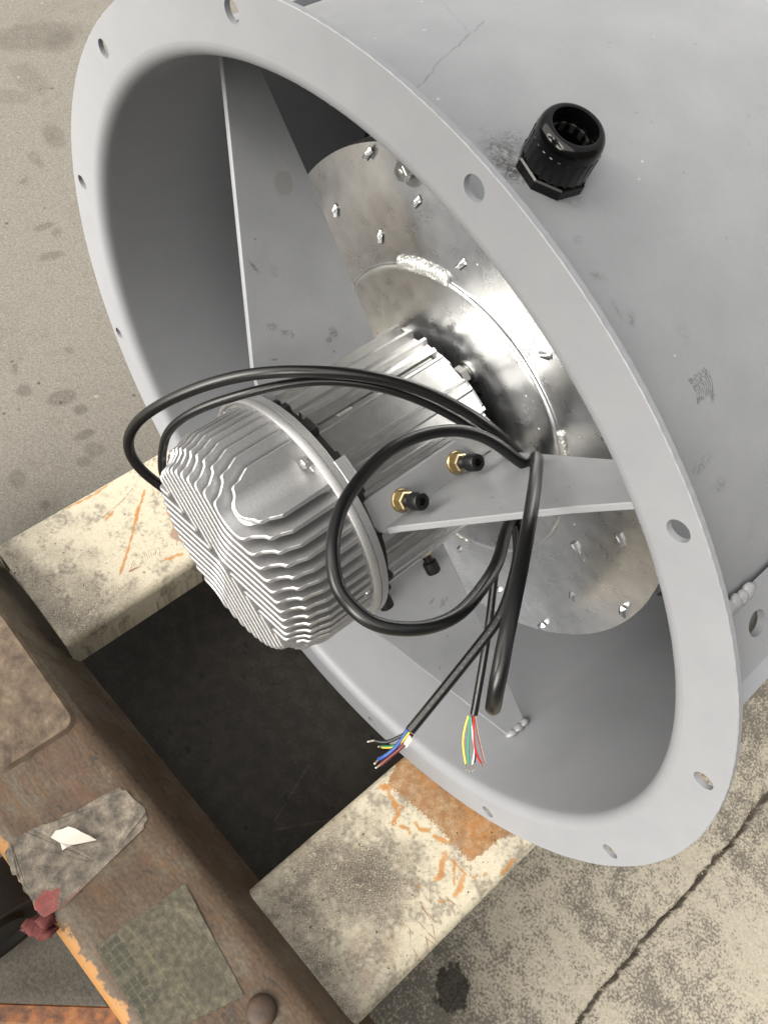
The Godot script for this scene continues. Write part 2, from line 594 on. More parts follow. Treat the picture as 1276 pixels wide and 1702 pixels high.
func arm_paint(k: int) -> StandardMaterial3D:
	var w := 640
	var h := 400
	var c := Canvas.new(w, h, noise_bytes(41, 0.03, 512, 5), 512)
	var big := noise_bytes(42, 0.008, 512, 4)
	for y in h:
		for x in w:
			var b := big[((y + k * 90) % 512) * 512 + ((x + k * 150) % 512)] / 255.0
			var f := c.na[((y * 3 + k * 40) % 512) * 512 + ((x * 3) % 512)] / 255.0
			var v := 0.512 + (b - 0.5) * 0.03 + (f - 0.5) * 0.016
			var i := (y * w + x) * 3
			c.px[i] = int((v - 0.008) * 255)
			c.px[i + 1] = int(v * 255)
			c.px[i + 2] = int((v + 0.013) * 255)
	# u: radius 0.07..0.33, v: z 0.05..-0.11
	var at := func(r: float, z: float) -> Vector2:
		return V2((r - 0.07) / 0.26 * w, (0.05 - z) / 0.16 * h)
	var smut := Color(0.22, 0.215, 0.215)
	var marks: Array = []
	if k == 0:
		c.spot(at.call(0.216, -0.066).x, at.call(0.216, -0.066).y, 22, 20, 0.3, Color(0.46, 0.455, 0.44), 0.6, 0.15)
		marks = [[0.175, -0.017, 4, 16, 0.8, 1.3], [0.133, -0.010, 9, 12, 0.5, 0.4], [0.124, -0.018, 7, 22, 0.45, 0.7], [0.108, -0.053, 10, 14, 0.6, 0.9], [0.105, -0.047, 7, 10, 0.6, 0.2], [0.107, -0.088, 9, 8, 0.7, 0.0], [0.117, -0.086, 6, 6, 0.6, 0.0], [0.112, 0.000, 3, 9, 0.7, 0.4], [0.165, -0.03, 14, 10, 0.18, 0.3]]
	elif k == 1:
		marks = [[0.15, 0.004, 26, 15, 0.35, 0.2], [0.166, -0.006, 34, 10, 0.3, 0.5], [0.125, 0.012, 12, 7, 0.5, 0.3], [0.118, 0.020, 4, 9, 0.7, 1.0], [0.15, -0.04, 6, 5, 0.5, 0.0], [0.17, -0.03, 4, 4, 0.5, 0.0], [0.20, -0.02, 14, 3, 0.5, 0.6], [0.185, -0.012, 10, 2, 0.6, 0.5]]
	else:
		marks = [[0.15, -0.06, 9, 22, 0.45, 0.3], [0.142, -0.05, 5, 12, 0.5, 0.3], [0.17, -0.07, 8, 10, 0.4, 0.3], [0.2, -0.03, 3, 5, 0.6, 0.4], [0.18, -0.05, 3, 3, 0.6, 0.4]]
	for s in marks:
		var q: Vector2 = at.call(s[0], s[1])
		c.spot(q.x, q.y, s[2], s[3], s[5], smut, s[4], 0.55, 0.8, 1.8)
	for n in 14:
		var q := V2(rng.randf() * w, rng.randf() * h)
		c.spot(q.x, q.y, rng.randf_range(1, 3), rng.randf_range(1, 2), rng.randf() * 3.0, Color(0.32, 0.32, 0.32), 0.7, 0.5)
	var m := material(Color.WHITE, 0.46)
	m.albedo_texture = c.texture()
	return with_normal(m, noise_normal(43, 0.1, 512, 1.0), 0.06)

func support_arm(fan: Node3D, k: int, deg: float, screwed: bool, dz: float) -> void:
	# an L bracket: a tab bolted flat on the motor lug, bent outwards into the long arm
	var al := deg_to_rad(deg)
	var n := V(cos(al), sin(al), 0)
	var e := V(sin(al), -cos(al), 0)
	var ap := al - deg_to_rad(3.0)
	var ea := V(cos(ap), sin(ap), 0)
	var na := V(-sin(ap), cos(ap), 0)
	var th := 0.005
	var st := start()
	var tab := [V2(-0.0045, 0.0140), V2(-0.0035, 0.0160), V2(0.0150, 0.0172), V2(0.0195, 0.0158), V2(0.0225, 0.0132), V2(0.0242, 0.0101), V2(0.0242, -0.1010), V2(0.0232, -0.0960), V2(0.0205, -0.0905), V2(0.0150, -0.0850), V2(-0.0045, -0.0714)]
	plate(st, tab, th, 0.0007, along(e, V(0, 0, 1), n, n * (0.088 - th * 0.5) + V(0, 0, dz)))
	var pb := n * 0.088 + e * 0.0245
	var h := pb.dot(na)
	var r0 := pb.dot(ea)
	var arm_poly := [V2(r0 - 0.0045, 0.0100), V2(r0 + 0.002, 0.0105), V2(r0 + 0.010, 0.0065), V2(0.222, -0.0400), V2(0.3105, -0.0660), V2(0.3105, -0.0900), V2(0.218, -0.0955), V2(r0 + 0.01, -0.1000), V2(r0 - 0.0045, -0.1010)]
	if dz > 0.0:
		arm_poly = [V2(r0 - 0.0045, 0.0200), V2(0.1010, 0.0205), V2(0.1130, 0.0180), V2(0.3105, -0.0650), V2(0.3105, -0.0868), V2(0.2160, -0.0875), V2(0.0990, -0.0845), V2(r0 - 0.0045, -0.0840)]
	plate(st, arm_poly, th, 0.0007, along(ea, V(0, 0, 1), na, na * (h + th * 0.5 - 0.0002)))
	st.generate_normals()
	var mesh := st.commit()
	# planar texture coordinates: radius and depth
	var md := MeshDataTool.new()
	md.create_from_surface(mesh, 0)
	for i in md.get_vertex_count():
		var p := md.get_vertex(i)
		md.set_vertex_uv(i, V2((p.dot(ea) - 0.07) / 0.26, (0.05 - p.z) / 0.16))
	mesh.clear_surfaces()
	md.commit_to_surface(mesh)
	var arm := obj("support_arm", mesh, arm_paint(k), fan)
	if screwed:
		for z in [-0.0103, -0.0638]:
			socket_screw(arm, n * 0.088 + e * 0.0098 + V(0, 0, z + dz * 1.7), n, rng.randf() * 2.0)
	var side := 1.0 if k == 2 else -1.0
	var q := ea * 0.3070 + na * (h + (th if k == 2 else 0.0))
	weld_bead(arm, q + V(0, 0, -0.064), q + V(0, 0, -0.088), -ea, 3, 0.0058, M.weld_paint)

# height of the fin tops over the cover, stepped towards the rim
func fin_top(r: float) -> float:
	var prof := [V2(0.0, 0.1008), V2(0.0748, 0.1008), V2(0.0770, 0.1002), V2(0.0784, 0.0986), V2(0.0790, 0.0962), V2(0.0796, 0.0942), V2(0.0812, 0.0918), V2(0.0836, 0.0884), V2(0.0850, 0.0875), V2(0.0866, 0.0871), V2(0.0876, 0.0858), V2(0.0880, 0.0832), V2(0.0882, 0.0805), V2(0.0892, 0.0785), V2(0.0908, 0.0740), V2(0.0915, 0.0722)]
	for i in prof.size() - 1:
		var p: Vector2 = prof[i]
		var q: Vector2 = prof[i + 1]
		if r <= q.x:
			return lerpf(p.y, q.y, (r - p.x) / (q.x - p.x))
	return 0.0722

func base_top(r: float) -> float:
	var prof := [V2(0.0, 0.0915), V2(0.060, 0.0912), V2(0.066, 0.0898), V2(0.0705, 0.0870), V2(0.0738, 0.0825), V2(0.0752, 0.0770), V2(0.0772, 0.060), V2(0.0810, 0.036)]
	for i in prof.size() - 1:
		var p: Vector2 = prof[i]
		var q: Vector2 = prof[i + 1]
		if r <= q.x:
			return lerpf(p.y, q.y, (r - p.x) / (q.x - p.x))
	return 0.036

func make_fin(cover: Node, path: Array, c: Vector3) -> void:
	# a thin wall that follows the path; foot in the cover, top along the stepped outline
	var st := start()
	var n := path.size()
	var rows: Array = []
	for i in n:
		var p: Vector2 = path[i]
		var d: Vector2 = ((path[mini(i + 1, n - 1)] as Vector2) - (path[maxi(i - 1, 0)] as Vector2)).normalized()
		var s := V2(-d.y, d.x)
		var r := p.length()
		var zt := fin_top(r)
		var zb := minf(base_top(r) - 0.004, zt - 0.004)
		var row: Array = []
		for q in [[-0.0022, zb], [-0.0016, zt - 0.0012], [-0.00105, zt - 0.0003], [0.0, zt], [0.00105, zt - 0.0003], [0.0016, zt - 0.0012], [0.0022, zb]]:
			var o: Vector2 = p + s * (q[0] as float)
			row.append(c + V(o.x, o.y, q[1]))
		rows.append(row)
	for i in n - 1:
		for k in 6:
			st.set_smooth_group(1 if k in [1, 2, 3, 4] else 2 + k)
			quad(st, rows[i][k], rows[i][k + 1], rows[i + 1][k + 1], rows[i + 1][k])
	st.set_smooth_group(-1)
	for e in [0, n - 1]:
		var row: Array = rows[e]
		var pts: Array = row.duplicate()
		var lo0: Vector3 = row[0]
		var lo1: Vector3 = row[6]
		lo0.z = 0.0325
		lo1.z = 0.0325
		pts.push_front(lo0)
		pts.append(lo1)
		for k in range(1, pts.size() - 1):
			tri(st, pts[0], pts[k], pts[k + 1])
		# the outer edge runs straight down to the rim; close its flanks
		var inn: Vector2 = path[1 if e == 0 else n - 2]
		var iz := V(inn.x, inn.y, 0) + V(c.x, c.y, 0)
		var w0: Vector3 = rows[1 if e == 0 else n - 2][0]
		var w1: Vector3 = rows[1 if e == 0 else n - 2][6]
		quad(st, row[0], w0, V(w0.x, w0.y, 0.0325), lo0)
		quad(st, row[6], w1, V(w1.x, w1.y, 0.0325), lo1)
	obj("cooling_fin", finish(st), M.cast, cover)

func chevron(a0: float, a1: float, d: float, rmax: float) -> Array:
	# nested V between two arms at angles a0 < a1, each at distance d from the arm lines, with a rounded vertex
	var half := (a1 - a0) * 0.5
	var bis := (a0 + a1) * 0.5
	var u := V2(cos(bis), sin(bis))
	var vx := d / sin(half)
	var e0 := V2(cos(a0), sin(a0))
	var e1 := V2(cos(a1), sin(a1))
	var out: Array = []
	if vx > rmax * 0.93:
		return out
	var vert := u * vx
	var fil := 0.0035 if half < 0.8 else minf(0.020, 0.010 + d * 0.15)
	var tl := fil / tan(half) if half < PI / 2 else 0.0
	var p0 := vert + e0 * tl
	var p1 := vert + e1 * tl
	var arm := func(p: Vector2, e: Vector2) -> Array:
		var b := p.dot(e)
		var tt := -b + sqrt(maxf(0.0, b * b - p.length_squared() + rmax * rmax))
		var res: Array = []
		var steps := maxi(4, int(tt / 0.0008))
		for k in steps + 1:
			res.append(p + e * tt * k / steps)
		return res
	var left: Array = arm.call(p0, e0)
	left.reverse()
	out.append_array(left)
	var cen := vert + u * (fil / sin(half))
	var s0 := (p0 - cen).angle()
	var s1 := (p1 - cen).angle()
	var da := wrapf(s1 - s0, -PI, PI)
	for k in range(1, 9):
		out.append(cen + V2(cos(s0 + da * k / 9.0), sin(s0 + da * k / 9.0)) * fil)
	out.append_array(arm.call(p1, e1))
	return out

func motor(fan: Node3D) -> void:
	var st := start()
	var id := Transform3D()
	# cover: rim ring, groove, domed shell under the fins
	lathe(st, [V2(0.082, 0.0220), V2(0.0968, 0.0220), V2(0.0975, 0.0226), V2(0.0975, 0.0275), V2(0.0962, 0.0279), V2(0.0962, 0.0287), V2(0.0976, 0.0292), V2(0.0975, 0.0336), V2(0.0968, 0.0345), V2(0.0952, 0.0345), V2(0.0944, 0.0337), V2(0.0939, 0.0322), V2(0.0830, 0.0322), V2(0.0818, 0.0335), V2(0.0810, 0.036)], 128, id)
	var dome: Array = []
	for k in 41:
		var r := 0.0810 * (1.0 - k / 40.0)
		dome.append(V2(r, base_top(r)))
	lathe(st, dome, 96, id)
	# smooth pocket plates left and right of the chevron groups
	# square lug in the rim with a slot
	for deg in [70.0, 190.0, -50.0]:
		var a := deg_to_rad(deg)
		plate(st, [V2(-0.009, -0.004), V2(0.009, -0.004), V2(0.009, 0.006), V2(-0.009, 0.006)], 0.004, 0.0008, along(V(-sin(a), cos(a), 0), V(0, 0, -1), V(cos(a), sin(a), 0), V(0.0958 * cos(a), 0.0958 * sin(a), 0.0195)))
	var cover := obj("motor_cover", finish(st), M.cast_base, fan)
	var a_up := deg_to_rad(140.5)
	var b_rt := deg_to_rad(22.0)
	for k in 8:
		var d := 0.0045 + 0.0088 * k
		for sec in [[b_rt, a_up], [a_up, b_rt + PI], [b_rt + PI, a_up + PI], [a_up - PI, b_rt]]:
			var path := chevron(sec[0], sec[1], d, 0.0915)
			if path.size() > 8:
				make_fin(cover, path, Vector3.ZERO)
	# flat pockets inside the innermost fins, top and bottom, with a rounded shoulder
	for bis in [deg_to_rad(80.5), deg_to_rad(260.5)]:
		st = start()
		var ux := V(cos(bis), sin(bis), 0)
		var uy := V(-sin(bis), cos(bis), 0)
		var sec := [V2(0.0715, 0.0918), V2(0.0732, 0.0908), V2(0.0748, 0.0888), V2(0.0760, 0.0856), V2(0.0768, 0.0818), V2(0.0773, 0.0770), V2(0.0778, 0.0690), V2(0.0800, 0.050), V2(0.0822, 0.0322)]
		st.set_smooth_group(1)
		for i in sec.size() - 1:
			var p: Vector2 = sec[i]
			var q: Vector2 = sec[i + 1]
			var wp := 0.0120 + (p.x - 0.0715) * 1.0
			var wq := 0.0120 + (q.x - 0.0715) * 1.0
			for k in 8:
				var t0 := -1.0 + k * 0.25
				var t1 := t0 + 0.25
				quad(st, ux * p.x + uy * wp * t0 + V(0, 0, p.y), ux * q.x + uy * wq * t0 + V(0, 0, q.y), ux * q.x + uy * wq * t1 + V(0, 0, q.y), ux * p.x + uy * wp * t1 + V(0, 0, p.y))
		obj("cover_pocket", finish(st), M.cast, cover)
	for deg in [82.6, -20.0, 10.0, 150.0, 262.0]:
		var a := deg_to_rad(deg)
		bolt_head(cover, V(cos(a), sin(a), 0) * 0.0886 + V(0, 0, 0.0305), V(0, 0, 1), 0.0042, deg, 0.0)
	# the extruded body: ribs, flats and grooves along its length
	var prof: Array = []
	var keys := [[-57, 0.0858], [-48, 0.0832], [-39, 0.0824], [-35, 0.0826], [-34, 0.080], [-24, 0.080], [-23, 0.085], [-20, 0.085], [-19, 0.079], [-13, 0.080], [-12, 0.0855], [-9, 0.085], [-8, 0.079], [-2, 0.080], [-1, 0.0855], [2, 0.085], [3, 0.079], [9, 0.080], [10, 0.0855], [13, 0.085], [14, 0.079], [20, 0.080], [21, 0.084], [23, 0.084], [24, 0.081], [33, 0.0835], [34, 0.0858], [42, 0.0832], [51, 0.0824], [55, 0.0826], [56, 0.0815], [57, 0.0825], [58, 0.0865], [60, 0.0865], [60.6, 0.0835], [69, 0.083], [70, 0.0858], [72.5, 0.0858], [73.2, 0.083], [75, 0.083], [75.6, 0.0848], [77, 0.0848], [77.6, 0.0825], [92.5, 0.0835], [93, 0.0845], [94.2, 0.0845], [94.4, 0.074], [97.4, 0.074], [97.6, 0.0850], [100, 0.0860], [101, 0.0835], [104.5, 0.0845], [105, 0.0895], [106.8, 0.0895], [107.4, 0.0825], [114.5, 0.0835], [115, 0.0905], [116.8, 0.0905], [117.4, 0.0820], [124.5, 0.0830], [125, 0.0915], [127, 0.0915], [128, 0.0835], [132, 0.0832], [141, 0.0824], [145, 0.0826], [146, 0.083]]
	for rep in 2:
		for q in keys:
			var deg: float = q[0] + (0.0 if rep == 0 else 193.0)
			if rep == 1 and deg > 309.0:
				continue
			var a := deg_to_rad(deg)
			prof.append(V2(cos(a), sin(a)) * (q[1] as float))
	st = start()
	sweep_z(st, prof, -0.108, 0.012, true)
	var tris := Geometry2D.triangulate_polygon(PackedVector2Array(prof))
	for z in [-0.108, 0.012]:
		for i in range(0, tris.size(), 3):
			tri(st, V(prof[tris[i]].x, prof[tris[i]].y, z), V(prof[tris[i + 1]].x, prof[tris[i + 1]].y, z), V(prof[tris[i + 2]].x, prof[tris[i + 2]].y, z))
	var body := obj("motor_body", finish(st), M.extruded, fan)
	st = start()
	lathe(st, [V2(0.05, 0.012), V2(0.0850, 0.012), V2(0.0850, 0.022), V2(0.05, 0.022)], 96, id)
	for q in [[124.0, 0.0040, 0.0030], [115.5, 0.0045, 0.0036], [97.0, 0.0085, 0.0046], [78.0, 0.0035, 0.0026], [60.0, 0.0050, 0.0040], [8.0, 0.0035, 0.0050], [-4.0, 0.0035, 0.0052]]:
		var a := deg_to_rad(q[0])
		plate(st, [V2(-q[1], -0.004), V2(q[1], -0.004), V2(q[1] * 0.7, q[2]), V2(-q[1] * 0.7, q[2])], 0.008, 0.0012, along(V(-sin(a), cos(a), 0), V(cos(a), sin(a), 0), V(0, 0, 1), V(cos(a), sin(a), 0) * 0.0862 + V(0, 0, 0.0150)))
	obj("dark_gap_ring", finish(st), M.flat_black, body)  # black ring and teeth put the darkness of the rim gap into colour
	# notched end ring towards the impeller
	st = start()
	var ring: Array = []
	for k in 144:
		var a := TAU * k / 144
		var rr := 0.0775 if (k % 12) < 9 else 0.0745
		ring.append(V2(cos(a), sin(a)) * rr)
	plate(st, ring, 0.006, 0.0006, Transform3D(Basis(), V(0, 0, -0.1112)))
	obj("end_ring", finish(st), M.cast, body)
	for deg in [95.9, 96.0 + 193.0]:
		var a := deg_to_rad(deg)
		st = start()
		var path: Array = []
		for k in 121:
			path.append(V(cos(a), sin(a), 0) * 0.0815 + V(0, 0, 0.015 - k * 0.00096))
		tube(st, path, 0.0024, 12)
		for k in 16:
			lathe(st, [V2(0.0023, 0), V2(0.0029, 0.0004), V2(0.0023, 0.0008)], 12, Transform3D(Basis(), V(cos(a), sin(a), 0) * 0.0815 + V(0, 0, -0.010 - k * 0.0008)))
		obj("tie_rod", finish(st), M.zinc, body)
	# shaft boss up to the impeller
	st = start()
	lathe(st, [V2(0.035, -0.11), V2(0.035, -0.124)], 48, id)
	obj("shaft_boss", finish(st), M.cast, body)

func impeller(fan: Node3D) -> void:
	var zf := -0.125
	var st := start()
	var nz := FastNoiseLite.new()
	nz.seed = 5
	nz.frequency = 9.0
	nz.fractal_octaves = 2
	# the hub disc: sheet metal is never quite flat
	var pt := func(i: int, k: int) -> Vector3:
		var r := 0.02 + (0.2226 - 0.02) * i / 40.0
		var a := TAU * (k % 160) / 160.0
		var x := r * cos(a)
		var y := r * sin(a)
		return V(x, y, zf + nz.get_noise_2d(x, y) * 0.0006 - 0.0028 * smoothstep(0.185, 0.2226, r))
	st.set_smooth_group(1)
	for i in 40:
		for k in 160:
			quad(st, pt.call(i, k), pt.call(i + 1, k), pt.call(i + 1, k + 1), pt.call(i, k + 1))
	st.set_smooth_group(2)
	for k in 160:
		var p: Vector3 = pt.call(40, k)
		var q: Vector3 = pt.call(40, k + 1)
		quad(st, p, q, V(q.x, q.y, zf - 0.075), V(p.x, p.y, zf - 0.075))
	var disc := obj("impeller", finish(st), M.sheet, fan)
	# inner plate standing a little proud, its rim rounded
	st = start()
	var pt2 := func(i: int, k: int) -> Vector3:
		var prof := [V2(0.03, 0.0024), V2(0.06, 0.0023), V2(0.09, 0.0021), V2(0.115, 0.0022), V2(0.128, 0.0026), V2(0.1315, 0.0027), V2(0.1335, 0.0022), V2(0.1345, 0.0012), V2(0.1348, -0.001)]
		var q: Vector2 = prof[i]
		var a := TAU * (k % 120) / 120.0
		var x := q.x * cos(a)
		var y := q.x * sin(a)
		return V(x, y, zf + q.y + nz.get_noise_2d(x * 0.8 + 3.0, y * 0.8) * 0.0007)
	st.set_smooth_group(1)
	for i in 8:
		for k in 120:
			quad(st, pt2.call(i, k), pt2.call(i + 1, k), pt2.call(i + 1, k + 1), pt2.call(i, k + 1))
	obj("inner_plate", finish(st), M.sheet, disc)
	# blade tabs folded through slots: eleven blades with three tabs each
	for b in 11:
		for t in [[98.18, 0.156, 0.95], [113.2, 0.186, 0.7], [125.8, 0.216, 0.55]]:
			var a := deg_to_rad(t[0] + b * 360.0 / 11.0)
			var p := V(cos(a) * t[1], sin(a) * t[1], zf)
			var d: float = a + PI / 2 + t[2]
			var x := V(cos(d), sin(d), 0)
			var y := V(-sin(d), cos(d), 0)
			st = start()
			var rows: Array = []
			for i in 7:
				var u := i / 6.0
				var row: Array = []
				for k in 6:
					var w := k / 5.0
					row.append(p + x * lerpf(-0.0050, 0.0050, u) + y * (w * 0.0044 - 0.002) + V(0, 0, 0.0004 + 0.0030 * sin(PI * pow(w, 0.7)) * smoothstep(0.0, 0.5, u) + rng.randf() * 0.0002))
				rows.append(row)
			st.set_smooth_group(1)
			for i in 6:
				for k in 5:
					quad(st, rows[i][k], rows[i + 1][k], rows[i + 1][k + 1], rows[i][k + 1])
			st.set_smooth_group(-1)
			for k in 5:
				var p0: Vector3 = rows[6][k]
				var p1: Vector3 = rows[6][k + 1]
				quad(st, p0, p1, V(p1.x, p1.y, zf - 0.001), V(p0.x, p0.y, zf - 0.001))
			for i in 6:
				for k in [0, 5]:
					var p0: Vector3 = rows[i][k]
					var p1: Vector3 = rows[i + 1][k]
					quad(st, p0, p1, V(p1.x, p1.y, zf - 0.001), V(p0.x, p0.y, zf - 0.001))
			obj("blade_tab", finish(st), M.sheet, disc)
			st = start()
			var s0 := p + y * 0.0030 + V(0, 0, 0.0006)
			plate(st, [V2(-0.0030, -0.0004), V2(0.0052, -0.0004), V2(0.0052, 0.0004), V2(-0.0030, 0.0004)], 0.0005, 0.0001, along(x, y, V(0, 0, 1), s0))
			obj("tab_slot", finish(st), M.hole, disc)
	for k in 6:
		var a := deg_to_rad(23.6 + k * 57.4 if k < 3 else 23.6 + 60.0 * k)
		bolt_head(disc, V(cos(a), sin(a), 0) * 0.0725 + V(0, 0, zf + 0.0022), V(0, 0, 1), 0.0082, a, 0.0098)
	var ab := deg_to_rad(114.3)
	bolt_head(disc, V(cos(ab), sin(ab), 0) * 0.2075 + V(0, 0, zf - 0.0012), V(0, 0, 1), 0.0068, 0.4, 0.0125)
	for w in [[124.8, 102.8, 24, 0.0056], [42.0, 33.0, 9, 0.0042], [-60.0, -80.0, 14, 0.005], [222.0, 200.0, 14, 0.005]]:
		st = start()
		var cnt: int = w[2]
		for k in cnt:
			var a := deg_to_rad(lerpf(w[0], w[1], (k + 0.5) / cnt))
			var p := V(cos(a), sin(a), 0) * 0.1352 + V(0, 0, zf + 0.0012)
			var d := V(-sin(a), cos(a), 0)
			var arc := absf(deg_to_rad(w[1] - w[0])) * 0.135 / cnt
			var rr: float = w[3]
			blob(st, p, Basis(d * arc * 1.7, V(cos(a), sin(a), 0) * rr * rng.randf_range(0.85, 1.1), V(0, 0, 1) * rr * 0.5), k, 0.12, 8, 14)
		obj("weld_bead", finish(st), M.bright_weld, disc)
	# spatter stuck to the sheet
	st = start()
	for k in 16:
		var a := deg_to_rad(rng.randf_range(-10, 95))
		var r := rng.randf_range(0.09, 0.20)
		var s := rng.randf_range(0.0002, 0.0006)
		blob(st, V(cos(a) * r, sin(a) * r, zf + (0.0026 if r < 0.134 else 0.0004)), Basis(V(s * 2.0, -s, 0), V(s, s * 1.2, 0), V(0, 0, s * 0.6)), k, 0.2, 4, 6)
	obj("weld_spatter", finish(st), M.bright_weld, disc).set_meta("kind", "stuff")

func gland(fan: Node3D) -> void:
	var a := deg_to_rad(79.7)
	var n := V(cos(a), sin(a), 0)
	var at := n * (R_SKIN - 0.001) + V(0, 0, -0.0655)
	var t := along(V(-sin(a), cos(a), 0), V(0, 0, 1), n, at)
	t.basis.y = t.basis.z.cross(t.basis.x)
	var st := start()
	plate(st, circle(0.0183, 8, 0.2), 0.0068, 0.0008, t * Transform3D(Basis(), V(0, 0, 0.0034)))
	var base := obj("cable_gland", finish(st), M.plastic, fan)
	base.set_meta("label", "black ribbed plastic cable gland")
	st = start()
	lathe(st, [V2(0.0125, 0.006), V2(0.0125, 0.0085)], 40, t)
	obj("thread_neck", finish(st), M.plastic, base)
	# the dome nut: lathe with a rounded crown and an open mouth
	st = start()
	var pr: Array = [V2(0.0130, 0.0080), V2(0.0166, 0.0080), V2(0.0171, 0.0090), V2(0.0168, 0.0205), V2(0.0166, 0.0225)]
	for k in 9:
		var b := PI / 2 * k / 8.0
		pr.append(V2(0.0122 + 0.0044 * cos(b), 0.0230 + 0.0060 * sin(b)))
	pr.append_array([V2(0.0116, 0.0287), V2(0.0111, 0.0272), V2(0.0109, 0.0205), V2(0.0098, 0.0203), V2(0.0094, 0.010), V2(0.0, 0.010)])
	lathe(st, pr, 72, t)
	for k in 24:
		var b := TAU * k / 24
		var c := t * V(cos(b) * 0.0163, sin(b) * 0.0163, 0.0140)
		plate(st, [V2(-0.0012, -0.0065), V2(0.0012, -0.0065), V2(0.0009, 0.0068), V2(-0.0009, 0.0068)], 0.0016, 0.0004, along(t.basis * V(-sin(b), cos(b), 0), t.basis.z, t.basis * V(cos(b), sin(b), 0), c))
	obj("dome_nut", finish(st), M.plastic, base)
	st = start()
	for k in 12:
		var b := TAU * k / 12
		var c := t * V(cos(b) * 0.0100, sin(b) * 0.0100, 0.0190)
		plate(st, [V2(-0.0013, -0.0025), V2(0.0013, -0.0025), V2(0.0013, 0.0022), V2(-0.0013, 0.0022)], 0.0012, 0.0002, along(t.basis * V(-sin(b), cos(b), 0), t.basis.z, t.basis * V(cos(b), sin(b), 0), c))
	obj("clamp_teeth", finish(st), M.flat_black, base)

